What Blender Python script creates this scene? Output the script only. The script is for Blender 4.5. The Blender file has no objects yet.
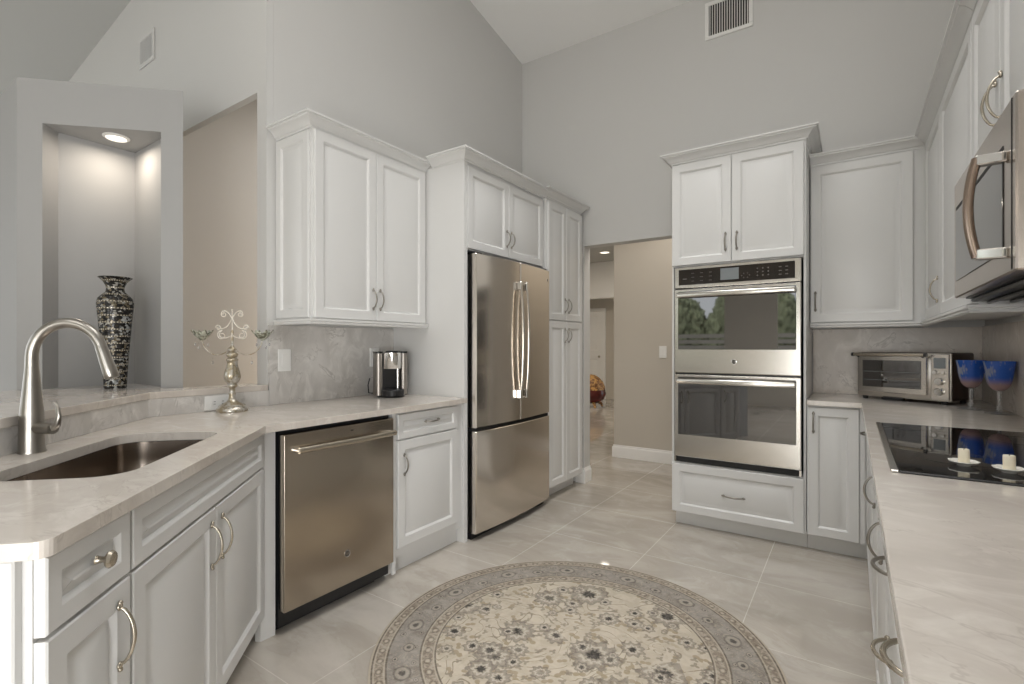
import bpy, bmesh, math, random
from mathutils import Vector, Matrix
random.seed(7)
R = math.radians
S = bpy.context.scene
COL = S.collection
PI = math.pi

# ------------------------------------------------------------------ camera, world, lights, exposure
cam_d = bpy.data.cameras.new('camera'); cam = bpy.data.objects.new('camera', cam_d); COL.objects.link(cam)
cam.location = (0, 0, 1.228); cam.rotation_euler = (R(90), 0, R(34.2))
cam_d.sensor_width = 36; cam_d.lens = 500 / 1024 * 36; cam_d.shift_y = 4 / 1024
cam_d.clip_start = 0.02; cam_d.clip_end = 200
S.camera = cam
S.view_settings.view_transform = 'Standard'; S.view_settings.look = 'None'
S.view_settings.gamma = 1; S.view_settings.use_curve_mapping = False
S.view_settings.exposure = 0.18
S.cycles.max_bounces = 10; S.cycles.diffuse_bounces = 6; S.cycles.glossy_bounces = 5; S.cycles.transmission_bounces = 8
S.cycles.caustics_reflective = False; S.cycles.caustics_refractive = False
S.cycles.sample_clamp_indirect = 6

W = bpy.data.worlds.new('sky'); S.world = W; W.use_nodes = True
bg = W.node_tree.nodes['Background']; bg.inputs[0].default_value = (0.93, 0.97, 1.0, 1); bg.inputs[1].default_value = 1.6

def area_light(name, loc, rot, sx, sy, power, color=(1, 1, 1), shape='RECTANGLE'):
    d = bpy.data.lights.new(name, 'AREA'); d.shape = shape; d.size = sx; d.size_y = sy
    d.energy = power; d.color = color
    o = bpy.data.objects.new(name, d); COL.objects.link(o); o.location = loc; o.rotation_euler = rot
    return o
# daylight entering by the big sliding doors of the great room, behind and to the left of the camera
sd = bpy.data.lights.new('sun', 'SUN'); sd.energy = 5; sd.angle = R(3); sd.color = (1, 0.96, 0.9)
so = bpy.data.objects.new('sun', sd); COL.objects.link(so); so.rotation_euler = (R(-32), 0, R(8))   # high sun from beyond the roof, falling on the garden
area_light('daylight_rear', (-5.9, -4.36, 1.4), (R(90), 0, 0), 4.6, 2.6, 8, (1, 0.995, 0.99))
area_light('daylight_side', (-8.36, -1.3, 1.4), (R(90), 0, R(-90)), 4.2, 2.6, 16, (1, 0.995, 0.99))
area_light('rear_low_fill', (-0.15, -4.40, 0.85), (R(90), 0, 0), 1.2, 1.5, 28, (1, 0.995, 0.985))  # unseen low lamp added behind the camera to brighten the lower fronts
area_light('right_fill', (0.64, -1.9, 0.8), (R(86), 0, R(80)), 2.0, 1.4, 84, (1, 0.995, 0.985))  # unseen lamp added on the right to brighten the left cabinet fronts
sk = area_light('ceiling_fill', (-0.5, 1.3, 4.40), (R(14), 0, 0), 1.6, 1.6, 26, (1, 0.995, 0.985)); sk.data.spread = R(150)  # broad overhead fill added; the ceiling has no opening here
sk = area_light('ceiling_fill', (-1.0, 2.5, 4.18), (0, 0, 0), 1.0, 1.8, 16, (1, 0.995, 0.985)); sk.data.spread = R(76)  # narrow overhead fill added to brighten floor and counters
sk = area_light('ceiling_fill', (-1.0, -2.0, 3.72), (0, 0, 0), 2.0, 2.4, 30, (1, 0.995, 0.985)); sk.data.spread = R(110)  # unseen overhead fill added behind the camera

# ------------------------------------------------------------------ node helpers
def new_mat(name):
    m = bpy.data.materials.new(name); m.use_nodes = True
    nt = m.node_tree; b = nt.nodes['Principled BSDF']
    return m, nt, b
class X:
    """a float socket with arithmetic"""
    def __init__(s, nt, k): s.nt, s.k = nt, k
    def op(s, o, *a, clamp=False):
        n = s.nt.nodes.new('ShaderNodeMath'); n.operation = o; n.use_clamp = clamp
        for i, v in enumerate((s,) + a):
            if isinstance(v, X): s.nt.links.new(v.k, n.inputs[i])
            else: n.inputs[i].default_value = v
        return X(s.nt, n.outputs[0])
    def __add__(s, o): return s.op('ADD', o)
    def __sub__(s, o): return s.op('SUBTRACT', o)
    def __mul__(s, o): return s.op('MULTIPLY', o)
    def __truediv__(s, o): return s.op('DIVIDE', o)
    def abs(s): return s.op('ABSOLUTE')
    def step(s, lo, hi):
        n = s.nt.nodes.new('ShaderNodeMapRange'); n.interpolation_type = 'SMOOTHSTEP'
        s.nt.links.new(s.k, n.inputs[0]); n.inputs[1].default_value = lo; n.inputs[2].default_value = hi
        return X(s.nt, n.outputs[0])
    def band(s, a, b, w=0.003):
        return s.step(a - w, a + w) * (X.one_minus(s.step(b - w, b + w)))
    @staticmethod
    def one_minus(x): return x.op('MULTIPLY_ADD', -1.0, 1.0)
def mixc(nt, f, a, b):
    n = nt.nodes.new('ShaderNodeMix'); n.data_type = 'RGBA'
    for i, v in ((0, f), (6, a), (7, b)):
        if isinstance(v, X): nt.links.new(v.k, n.inputs[i])
        elif hasattr(v, 'links'): nt.links.new(v, n.inputs[i])
        elif isinstance(v, (int, float)): n.inputs[i].default_value = v
        else: n.inputs[i].default_value = (*v, 1)
    return n.outputs[2]
def coords(nt, kind='Object', scale=(1, 1, 1), rot=(0, 0, 0)):
    t = nt.nodes.new('ShaderNodeTexCoord'); mp = nt.nodes.new('ShaderNodeMapping')
    mp.inputs[3].default_value = scale; mp.inputs[2].default_value = rot
    nt.links.new(t.outputs[kind], mp.inputs[0]); return mp.outputs[0]
def noise(nt, v, scale, detail=4, rough=0.55, dist=0.0):
    n = nt.nodes.new('ShaderNodeTexNoise'); n.inputs['Scale'].default_value = scale
    n.inputs['Detail'].default_value = detail; n.inputs['Roughness'].default_value = rough
    n.inputs['Distortion'].default_value = dist
    nt.links.new(v, n.inputs['Vector']); return X(nt, n.outputs['Fac'])
def voro(nt, v, scale, dims='3D', feature='F1'):
    n = nt.nodes.new('ShaderNodeTexVoronoi'); n.voronoi_dimensions = dims; n.feature = feature
    n.inputs['Scale'].default_value = scale; nt.links.new(v, n.inputs['Vector']); return n
def sep(nt, v):
    n = nt.nodes.new('ShaderNodeSeparateXYZ'); nt.links.new(v, n.inputs[0])
    return [X(nt, o) for o in n.outputs]
def bump(nt, b, h, strength, dist=0.002):
    n = nt.nodes.new('ShaderNodeBump'); n.inputs['Strength'].default_value = strength; n.inputs['Distance'].default_value = dist
    nt.links.new(h.k, n.inputs['Height']); nt.links.new(n.outputs[0], b.inputs['Normal'])
def setp(b, **k):
    for n, v in k.items():
        b.inputs[n.replace('_', ' ')].default_value = (*v, 1) if isinstance(v, tuple) else v

M = {}
def plain(name, col, rough=0.5, metal=0.0, vary=0.03, vscale=3.0, **k):
    m, nt, b = new_mat(name); v = coords(nt)
    f = noise(nt, v, vscale, 3)
    lo = tuple(c * (1 - vary) for c in col); hi = tuple(min(1, c * (1 + vary)) for c in col)
    nt.links.new(mixc(nt, f, lo, hi), b.inputs['Base Color'])
    setp(b, Roughness=rough, Metallic=metal, **k); M[name] = m
    return m, nt, b
plain('cabinet_paint', (0.68, 0.677, 0.666), 0.32, vary=0.01)
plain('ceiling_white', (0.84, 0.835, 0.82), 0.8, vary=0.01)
plain('wall_paint', (0.60, 0.593, 0.577), 0.75, vary=0.012)
plain('shaded_wall_paint', (0.335, 0.332, 0.326), 0.75, vary=0.012)  # shade put into the wall colour, as the niche block lit up too brightly
plain('hall_paint', (0.53, 0.49, 0.43), 0.75, vary=0.015)
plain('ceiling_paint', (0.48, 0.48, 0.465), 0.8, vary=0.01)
plain('trim_paint', (0.80, 0.79, 0.77), 0.35, vary=0.01)
plain('black_plastic', (0.012, 0.012, 0.013), 0.35, vary=0.1)
plain('dark_gap', (0.01, 0.01, 0.01), 0.6, vary=0.1)
plain('white_plastic', (0.82, 0.82, 0.80), 0.3, vary=0.01)
plain('screen_grey', (0.22, 0.24, 0.25), 0.15, vary=0.05)
plain('wax_cream', (0.85, 0.78, 0.62), 0.45, vary=0.03)
plain('porcelain', (0.82, 0.80, 0.74), 0.15, vary=0.02)
plain('print_white', (0.15, 0.14, 0.13), 0.5, vary=0.01)
plain('satin_nickel', (0.52, 0.47, 0.39), 0.26, 1.0, vary=0.03)
plain('antique_pewter', (0.30, 0.28, 0.25), 0.30, 1.0, vary=0.1, vscale=60)
plain('chrome', (0.75, 0.74, 0.72), 0.10, 1.0, vary=0.01)
plain('copper_trim', (0.36, 0.28, 0.225), 0.25, 1.0, vary=0.02)
plain('brown_enamel', (0.05, 0.025, 0.016), 0.18, vary=0.1)
plain('wire_white', (0.74, 0.70, 0.63), 0.4, 0.15, vary=0.05)
plain('garden_green', (0.21, 0.24, 0.15), 0.8, vary=0.7, vscale=5)
plain('fence_slat', (0.30, 0.29, 0.27), 0.7, vary=0.2)
plain('patio_stone', (0.55, 0.53, 0.48), 0.8, vary=0.2)

def steel(name, col, rough, stretch, amt=0.05):
    m, nt, b = new_mat(name); v = coords(nt, scale=stretch)
    f = noise(nt, v, 1.0, 3, 0.6)
    nt.links.new(mixc(nt, f, tuple(c * 0.94 for c in col), tuple(c * 1.06 for c in col)), b.inputs['Base Color'])
    r = f * amt + rough - amt / 2
    nt.links.new(r.k, b.inputs['Roughness']); setp(b, Metallic=1.0); M[name] = m
steel('steel_dishwasher', (0.46, 0.40, 0.33), 0.24, (400, 400, 4))
steel('steel_fridge', (0.72, 0.665, 0.60), 0.16, (400, 400, 4))
steel('steel_oven', (0.62, 0.595, 0.555), 0.20, (4, 400, 400))
steel('steel_sink', (0.36, 0.31, 0.265), 0.22, (5, 5, 300))
steel('steel_toaster', (0.55, 0.52, 0.48), 0.25, (4, 400, 400))
steel('steel_coffee', (0.40, 0.37, 0.34), 0.38, (300, 300, 4))
steel('steel_microwave', (0.55, 0.49, 0.44), 0.22, (400, 4, 400))

def glassy_black(name, col=(0.006, 0.006, 0.007), rough=0.03, spec=0.8):
    m, nt, b = new_mat(name); setp(b, Base_Color=col, Roughness=rough); b.inputs['Specular IOR Level'].default_value = spec
    v = coords(nt); f = noise(nt, v, 2.0, 2) * 0.01 + rough; nt.links.new(f.k, b.inputs['Roughness']); M[name] = m
glassy_black('oven_glass', (0.010, 0.008, 0.007), 0.02, 0.5); M['oven_glass'].node_tree.nodes['Principled BSDF'].inputs['IOR'].default_value = 2.5
glassy_black('cooktop_glass', (0.006, 0.005, 0.005), 0.02, 0.8)
glassy_black('panel_glass', (0.014, 0.010, 0.008), 0.08, 0.6)
glassy_black('microwave_glass', (0.10, 0.10, 0.10), 0.05, 0.8)

def glass(name, col, rough=0.0, ior=1.45):
    m, nt, b = new_mat(name); setp(b, Base_Color=col, Roughness=rough, IOR=ior); b.inputs['Transmission Weight'].default_value = 1.0
    v = coords(nt); f = noise(nt, v, 30, 2) * 0.01; nt.links.new(f.k, b.inputs['Roughness']); M[name] = m
    return nt, b
nt, b = glass('clear_glass', (0.95, 0.95, 0.95)); b.inputs['Transmission Weight'].default_value = 0.8
nt, b = glass('blue_glass', (0.03, 0.10, 0.55))
v = coords(nt); z = sep(nt, v)[2]
f = noise(nt, coords(nt, scale=(1, 1, 0.35)), 38, 2)
c1 = mixc(nt, f.step(0.52, 0.66), (0.06, 0.22, 0.90), (0.60, 0.66, 0.78))
nt.links.new(mixc(nt, z.step(0.13, 0.175), (0.62, 0.42, 0.42), c1), b.inputs['Base Color'])
b.inputs['Transmission Weight'].default_value = 0.55

def emit(name, col, s):
    m, nt, b = new_mat(name); setp(b, Base_Color=(0.9, 0.9, 0.9)); b.inputs['Emission Color'].default_value = (*col, 1)
    b.inputs['Emission Strength'].default_value = s; M[name] = m
emit('lamp_glow', (1, 0.88, 0.72), 2.2)
emit('lcd_blue', (0.5, 0.6, 0.7), 0.25)

def stone(name, lo, mid, hi, rough, sc, vein, veinw=0.02, spec=0.5, stretch=(1, 1, 1), rot=(0, 0, 0.5)):
    m, nt, b = new_mat(name); v = coords(nt, scale=stretch, rot=rot)
    f = noise(nt, v, sc, 5, 0.6, 0.6); g = noise(nt, v, sc * 3.1, 6, 0.65, 1.0)
    c = mixc(nt, f.step(0.3, 0.7), lo, mid); c = mixc(nt, g.step(0.45, 0.75), c, hi)
    h = noise(nt, v, sc * 0.8, 5, 0.62, 1.4)
    ln = X.one_minus((h - 0.5).abs().step(0.0, veinw)) * g.step(0.35, 0.6)
    c = mixc(nt, ln * 0.55, c, vein)
    nt.links.new(c, b.inputs['Base Color']); setp(b, Roughness=rough); b.inputs['Specular IOR Level'].default_value = spec
    M[name] = m; return nt, b
stone('counter_stone', (0.56, 0.51, 0.46), (0.64, 0.59, 0.535), (0.70, 0.655, 0.60), 0.10, 2.2, (0.47, 0.42, 0.375), 0.012, stretch=(1, 1.8, 1), rot=(0, 0, 0.7))
stone('splash_stone', (0.50, 0.48, 0.455), (0.66, 0.64, 0.615), (0.74, 0.72, 0.69), 0.14, 3.0, (0.34, 0.32, 0.30), 0.014, stretch=(1, 1, 0.7), rot=(0.5, 0.4, 0.2))
stone('splash_taupe', (0.60, 0.54, 0.475), (0.74, 0.67, 0.60), (0.82, 0.76, 0.69), 0.22, 2.6, (0.34, 0.285, 0.23), 0.014, spec=0.35, stretch=(1, 1, 0.7), rot=(0.5, 0.4, 0.2))
# floor: polished large tile with thin grout
m, nt, b = new_mat('floor_tile'); M['floor_tile'] = m
v = coords(nt); x, y, z = sep(nt, v)
n1 = noise(nt, coords(nt, scale=(0.7, 1.6, 1), rot=(0, 0, 0.6)), 1.6, 6, 0.6, 1.2); n2 = noise(nt, v, 6, 5, 0.6, 0.8)
c = mixc(nt, n1.step(0.35, 0.68), (0.40, 0.362, 0.312), (0.53, 0.488, 0.435)); c = mixc(nt, n2.step(0.5, 0.8) * 0.6, c, (0.60, 0.565, 0.515))
vn = X.one_minus((n1 - 0.5).abs().step(0.0, 0.014)) * 0.22
c = mixc(nt, vn, c, (0.35, 0.305, 0.255))
tx = ((x + 0.40 + 61.0) / 0.61).op('FRACT'); ty = ((y - 1.655 + 61.0) / 0.61).op('FRACT')
dx = (tx - 0.5).abs(); dy = (ty - 0.5).abs()
gr = dx.op('MAXIMUM', dy).step(0.4955, 0.4985)
cell = ((x + 0.40 + 61.0) / 0.61).op('FLOOR') * 12.99 + ((y - 1.655 + 61.0) / 0.61).op('FLOOR') * 78.23
rnd = (cell.op('SINE') * 4375.85).op('FRACT')
c = mixc(nt, rnd * 0.25, c, (0.44, 0.40, 0.35))
c = mixc(nt, gr * 0.28, c, (0.60, 0.57, 0.52)); nt.links.new(c, b.inputs['Base Color'])
rr = gr * 0.3 + 0.045; nt.links.new(rr.k, b.inputs['Roughness']); b.inputs['Specular IOR Level'].default_value = 0.75

# rug
m, nt, b = new_mat('rug_wool'); M['rug_wool'] = m
v = coords(nt); x, y, z = sep(nt, v)
r = (x * x + y * y).op('SQRT')
def flowers(scale, seed, petals, size, wob, spread=1.0):
    mp = nt.nodes.new('ShaderNodeMapping'); nt.links.new(v, mp.inputs[0])
    mp.inputs[3].default_value = (scale, scale, 0); mp.inputs[1].default_value = (seed, seed * 1.7, 0)
    vo = voro(nt, mp.outputs[0], 1.0, '2D'); vo.inputs['Randomness'].default_value = spread
    sb = nt.nodes.new('ShaderNodeVectorMath'); sb.operation = 'SUBTRACT'
    nt.links.new(mp.outputs[0], sb.inputs[0]); nt.links.new(vo.outputs['Position'], sb.inputs[1])
    px, py, _ = sep(nt, sb.outputs[0]); d = (px * px + py * py).op('SQRT')
    rc = nt.nodes.new('ShaderNodeSeparateColor'); nt.links.new(vo.outputs['Color'], rc.inputs[0])
    rnd = X(nt, rc.outputs[0]); rnd2 = X(nt, rc.outputs[1])
    a = py.op('ARCTAN2', px) + rnd2 * 6.0
    rad = ((a * petals).op('SINE') * wob + 1.0) * (rnd * 0.5 + 0.6) * size
    q = d / rad
    return q, rnd, rnd2
fine = noise(nt, v, 60, 3, 0.7); mid = noise(nt, v, 17, 4, 0.6, 0.8)
field = mixc(nt, mid.step(0.3, 0.7), (0.47, 0.41, 0.325), (0.57, 0.505, 0.41))
DK, GR, TN = (0.05, 0.045, 0.04), (0.26, 0.225, 0.19), (0.36, 0.285, 0.19)
# soft washes of leaves
wash = noise(nt, v, 9, 5, 0.65, 1.2)
field = mixc(nt, wash.step(0.54, 0.66) * 0.25, field, (0.36, 0.30, 0.215))
vn = noise(nt, v, 4.2, 1, 0.4, 1.8)
for k_, (lo_, hi_) in ((8.0, (0.03, 0.085)),):
    vine = X.one_minus(((vn * k_).op('FRACT') - 0.5).abs().step(lo_, hi_)) * mid.step(0.40, 0.48)
    field = mixc(nt, vine * 0.9, field, (0.24, 0.20, 0.15))
for sc, sd, pt, sz, wob, cc in ((15, 3.1, 2, 0.25, 0.6, (0.30, 0.235, 0.15)), (19, 8.3, 3, 0.24, 0.5, (0.25, 0.21, 0.165))):
    q, r1, r2 = flowers(sc, sd, pt, sz, wob)
    field = mixc(nt, X.one_minus(q.step(0.8, 1.05)) * r1.step(0.40, 0.45) * 0.75, field, cc)
for sc, sd, pt, sz in ((4.3, 0.4, 11, 0.40), (6.1, 5.2, 9, 0.34), (8.3, 2.6, 7, 0.30)):
    q, r1, r2 = flowers(sc, sd, pt, sz, 0.13)
    on = r2.step(0.36, 0.38); ragged = q + (noise(nt, v, 45, 3, 0.7) - 0.5) * 0.7
    pet = X.one_minus(ragged.step(0.75, 1.05)) * on
    field = mixc(nt, pet * (fine.step(0.3, 0.65) * 0.35 + 0.50), field, GR)
    field = mixc(nt, ragged.band(0.82, 0.98, 0.06) * on * 0.55, field, (0.13, 0.11, 0.09))
    field = mixc(nt, ragged.band(0.40, 0.58, 0.07) * on * 0.75, field, (0.58, 0.52, 0.43))
    field = mixc(nt, X.one_minus(ragged.step(0.22, 0.36)) * on * r1.step(0.1, 0.4), field, DK)
bord = mixc(nt, mid.step(0.3, 0.7), (0.255, 0.23, 0.205), (0.34, 0.305, 0.27))
wb = noise(nt, v, 13, 5, 0.65, 1.0)
bord = mixc(nt, wb.step(0.5, 0.62) * 0.6, bord, (0.19, 0.165, 0.14))
vb = noise(nt, v, 10, 2, 0.5, 2.0)
bord = mixc(nt, X.one_minus(((vb * 7.0).op('FRACT') - 0.5).abs().step(0.03, 0.10)) * 0.6, bord, (0.43, 0.375, 0.30))
ang = y.op('ARCTAN2', x)
def medal(n, r0, size, phase, asp=1.6):
    k = (ang * (n / (2 * PI)) + phase).op('FRACT') - 0.5
    du = k * (2 * PI * r0 / n); dv = r - r0
    return ((du * du + dv * dv * asp).op('SQRT')) / size + (fine - 0.5) * 0.35
for n, r0, sz, ph in ((13, 0.672, 0.044, 0.2), (13, 0.655, 0.030, 0.7), (26, 0.700, 0.016, 0.45), (39, 0.628, 0.013, 0.1)):
    q = medal(n, r0, sz, ph)
    bord = mixc(nt, q.band(0.80, 0.98, 0.10) * 0.7, bord, (0.11, 0.095, 0.08))
    bord = mixc(nt, q.band(0.42, 0.74, 0.07) * 0.5, bord, (0.42, 0.37, 0.31))
    bord = mixc(nt, X.one_minus(q.step(0.25, 0.40)) * 0.9, bord, (0.09, 0.08, 0.07))
guard = mixc(nt, fine.step(0.4, 0.6), (0.26, 0.215, 0.17), (0.40, 0.345, 0.28))
guard = mixc(nt, wb.step(0.52, 0.6) * 0.5, guard, (0.24, 0.20, 0.16))
for n, r0, sz in ((52, 0.575, 0.019), (72, 0.757, 0.017)):
    q = medal(n, r0, sz, 0.0)
    guard = mixc(nt, q.band(0.7, 1.0, 0.1) * 0.7, guard, (0.15, 0.125, 0.10))
    guard = mixc(nt, X.one_minus(q.step(0.3, 0.55)) * 0.7, guard, (0.55, 0.48, 0.39))
c = mixc(nt, r.step(0.543, 0.547), field, guard)
c = mixc(nt, r.band(0.605, 0.73, 0.002), c, bord)
for rr0 in (0.546, 0.604, 0.731, 0.783):
    c = mixc(nt, r.band(rr0 - 0.0035, rr0 + 0.0035, 0.001) * 0.8, c, (0.12, 0.10, 0.08))
for rr0 in (0.552, 0.598, 0.738, 0.776):
    c = mixc(nt, r.band(rr0 - 0.003, rr0 + 0.003, 0.001) * 0.7, c, (0.48, 0.42, 0.34))
c = mixc(nt, r.step(0.785, 0.787), c, (0.46, 0.40, 0.32))
c = mixc(nt, fine.step(0.35, 0.75) * 0.25, c, (0.50, 0.46, 0.40))
nt.links.new(c, b.inputs['Base Color']); setp(b, Roughness=0.95); b.inputs['Specular IOR Level'].default_value = 0.1
bump(nt, b, noise(nt, v, 420, 2), 0.35, 0.003)

# mosaic vase
m, nt, b = new_mat('mosaic_glass'); M['mosaic_glass'] = m
v = coords(nt); x, y, z = sep(nt, v)
ang = y.op('ARCTAN2', x)
row = (z / 0.036).op('FRACT'); dots = X.one_minus((row - 0.5).abs().step(0.06, 0.10))
bead = ((ang * 34.0).op('SINE')).step(-0.2, 0.2)
vo = voro(nt, coords(nt, scale=(1, 1, 1.6)), 62); cs = nt.nodes.new('ShaderNodeSeparateColor'); nt.links.new(vo.outputs['Color'], cs.inputs[0])
rv = X(nt, cs.outputs[0])
patch = noise(nt, v, 7.5, 3).step(0.55, 0.62)
c = mixc(nt, rv.step(0.62, 0.66), (0.010, 0.009, 0.008), (0.13, 0.105, 0.065))
c = mixc(nt, rv.step(0.80, 0.84) * (patch * 0.6 + 0.4), c, (0.55, 0.56, 0.55))
c = mixc(nt, patch * rv.step(0.40, 0.44) * 0.8, c, (0.40, 0.42, 0.42))
c = mixc(nt, dots * bead, c, (0.50, 0.45, 0.36)); c = mixc(nt, dots * X.one_minus(bead) * 0.7, c, (0.12, 0.10, 0.07))
nt.links.new(c, b.inputs['Base Color']); setp(b, Roughness=0.18, Metallic=0.25)
vd = voro(nt, coords(nt, scale=(1, 1, 1.6)), 62, feature='DISTANCE_TO_EDGE')
bump(nt, b, X(nt, vd.outputs['Distance']).step(0.0, 0.12), 0.5, 0.003)

# aged silver-gold finish
m, nt, b = new_mat('aged_silver_gilt'); M['aged_silver_gilt'] = m
v = coords(nt); f = noise(nt, v, 34, 4); g = noise(nt, v, 90, 3)
c = mixc(nt, f.step(0.42, 0.62), (0.40, 0.34, 0.24), (0.60, 0.58, 0.54)); c = mixc(nt, g.step(0.58, 0.7) * 0.6, c, (0.12, 0.085, 0.05))
nt.links.new(c, b.inputs['Base Color']); setp(b, Roughness=0.32, Metallic=0.75)
m, nt, b = new_mat('verdigris_leaf'); M['verdigris_leaf'] = m
v = coords(nt); f = noise(nt, v, 60, 4)
nt.links.new(mixc(nt, f.step(0.4, 0.6), (0.16, 0.16, 0.11), (0.55, 0.56, 0.48)), b.inputs['Base Color']); setp(b, Roughness=0.3, Metallic=0.5)
m, nt, b = new_mat('gold_lace'); M['gold_lace'] = m
v = coords(nt); f = noise(nt, v, 13, 5, 0.6, 1.5)
nt.links.new(mixc(nt, f.step(0.42, 0.6), (0.16, 0.06, 0.02), (0.62, 0.36, 0.12)), b.inputs['Base Color']); setp(b, Roughness=0.45)
plain('burgundy_glaze', (0.10, 0.012, 0.010), 0.25, vary=0.3, vscale=12)

# ------------------------------------------------------------------ geometry helpers
class MB:
    def __init__(s): s.bm = bmesh.new()
    def box(s, x0, x1, y0, y1, z0, z1, bev=0.0, seg=1):
        x0, x1 = sorted((x0, x1)); y0, y1 = sorted((y0, y1)); z0, z1 = sorted((z0, z1))
        r = bmesh.ops.create_cube(s.bm, size=1)
        vs = r['verts']
        for v in vs:
            v.co = Vector((x0 + (v.co.x + .5) * (x1 - x0), y0 + (v.co.y + .5) * (y1 - y0), z0 + (v.co.z + .5) * (z1 - z0)))
        if bev > 0:
            es = list({e for v in vs for e in v.link_edges})
            bmesh.ops.bevel(s.bm, geom=es, offset=bev, segments=seg, affect='EDGES', profile=0.5)
        return s
    def loft(s, loops, cap0=True, cap1=True, closed=True):
        bm = s.bm; L = [[bm.verts.new(p) for p in lp] for lp in loops]
        n = len(L[0])
        for a, b_ in zip(L, L[1:]):
            for i in range(n if closed else n - 1):
                j = (i + 1) % n
                try: bm.faces.new((a[i], a[j], b_[j], b_[i]))
                except ValueError: pass
        if cap0: bm.faces.new(list(reversed(L[0])))
        if cap1: bm.faces.new(L[-1])
        return s
    def prism(s, poly, z0, z1):
        return s.loft([[(p[0], p[1], z0) for p in poly], [(p[0], p[1], z1) for p in poly]])
    def tube(s, pts, rad, seg=10, cap=True, flat=1.0, up=(0, 0, 1)):
        pts = [Vector(p) for p in pts]; n = len(pts)
        rads = rad if isinstance(rad, (list, tuple)) else [rad] * n
        T = [(pts[min(i + 1, n - 1)] - pts[max(i - 1, 0)]).normalized() for i in range(n)]
        u = Vector(up) - Vector(up).dot(T[0]) * T[0]
        if u.length < 1e-3: u = Vector((1, 0, 0)) - T[0].x * T[0]
        u.normalize(); loops = []
        for i in range(n):
            u = u - u.dot(T[i]) * T[i]
            if u.length < 1e-6: u = T[i].orthogonal()
            u.normalize(); w = T[i].cross(u)
            loops.append([pts[i] + rads[i] * (math.cos(a) * u + flat * math.sin(a) * w) for a in [2 * PI * k / seg for k in range(seg)]])
        return s.loft(loops, cap, cap)
    def lathe(s, prof, seg=32, c=(0, 0, 0), flute=0, famp=0.0, frange=None):
        loops = []
        for (r, z) in prof:
            lp = []
            for k in range(seg):
                a = 2 * PI * k / seg; rr = r
                if flute and (frange is None or frange[0] <= z <= frange[1]): rr = r * (1 + famp * math.cos(flute * a))
                lp.append((c[0] + rr * math.cos(a), c[1] + rr * math.sin(a), c[2] + z))
            loops.append(lp)
        return s.loft(loops, prof[0][0] > 1e-5, prof[-1][0] > 1e-5)
    def ball(s, c, r, seg=10, sc=(1, 1, 1)):
        res = bmesh.ops.create_uvsphere(s.bm, u_segments=seg, v_segments=max(5, seg // 2 + 1), radius=1)
        for v in res['verts']: v.co = Vector((c[0] + v.co.x * r * sc[0], c[1] + v.co.y * r * sc[1], c[2] + v.co.z * r * sc[2]))
        return s
    def panel(s, x0, x1, z0, z1, y=0.0, t=0.02, fr=0.056, raised=True):
        """raised-panel front in the local XZ plane; the face looks towards -y, its back lies at y+t"""
        fr = min(fr, (z1 - z0) * 0.30, (x1 - x0) * 0.30)
        k = min(1.0, fr / 0.05)
        rings = [(0, t), (0, 0.003), (0.003, 0.0), (fr - 0.006 * k, 0.0), (fr, 0.004), (fr + 0.004 * k, 0.011), (fr + 0.010 * k, 0.011), (fr + 0.034 * k, 0.003), (fr + 0.037 * k, 0.002)]
        if not raised: rings = rings[:3]
        s.loft([[(x0 + i, y + d, z0 + i), (x1 - i, y + d, z0 + i), (x1 - i, y + d, z1 - i), (x0 + i, y + d, z1 - i)] for i, d in rings])
        return s
    def sweep(s, path, prof, z=0.0):
        """moulding: plan path (list of xy, outside on the right-hand side), closed profile [(out, height)]"""
        P = [Vector(p) for p in path]; n = len(P); loops = []
        for i in range(n):
            d0 = (P[i] - P[i - 1]).normalized() if i > 0 else (P[1] - P[0]).normalized()
            d1 = (P[i + 1] - P[i]).normalized() if i < n - 1 else d0
            n0 = Vector((d0.y, -d0.x)); n1 = Vector((d1.y, -d1.x))
            mv = n0 + n1; mv = mv / max(0.15, mv.dot(n1)) if mv.length > 1e-6 else n1
            loops.append([(P[i].x + mv.x * o, P[i].y + mv.y * o, z + h) for o, h in prof])
        return s.loft(loops)
    def build(s, name, mat, parent=None, smooth=35, loc=None, rotz=0.0):
        bmesh.ops.recalc_face_normals(s.bm, faces=s.bm.faces[:])
        me = bpy.data.meshes.new(name); s.bm.to_mesh(me); s.bm.free()
        me.materials.append(M[mat] if isinstance(mat, str) else mat)
        if smooth:
            me.shade_smooth(); me.set_sharp_from_angle(angle=R(smooth))
        o = bpy.data.objects.new(name, me); COL.objects.link(o)
        if parent: o.parent = parent
        if loc: o.location = loc
        o.rotation_euler = (0, 0, rotz)
        return o
def tag(o, label=None, cat=None, group=None, kind=None):
    if label: o['label'] = label
    if cat: o['category'] = cat
    if group: o['group'] = group
    if kind: o['kind'] = kind
    return o
def thing(name, label, cat, loc, rotz=0.0, group=None):
    o = bpy.data.objects.new(name, None); COL.objects.link(o); o.empty_display_size = 0.1
    o.location = loc; o.rotation_euler = (0, 0, rotz); return tag(o, label, cat, group)
def struct(name, mb, mat, smooth=0):
    return tag(mb.build(name, mat, smooth=smooth), kind='structure')
def copy_tree(o, parent=None):
    c = o.copy(); COL.objects.link(c); c.parent = parent
    for ch in list(o.children): copy_tree(ch, c)
    return c
def arc(c, r, a0, a1, n): return [(c[0] + r * math.cos(a0 + (a1 - a0) * i / n), c[1] + r * math.sin(a0 + (a1 - a0) * i / n)) for i in range(n + 1)]
def rrect(x0, x1, y0, y1, r, n=6):
    return (arc((x1 - r, y0 + r), r, -PI / 2, 0, n) + arc((x1 - r, y1 - r), r, 0, PI / 2, n) +
            arc((x0 + r, y1 - r), r, PI / 2, PI, n) + arc((x0 + r, y0 + r), r, PI, 1.5 * PI, n))
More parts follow.
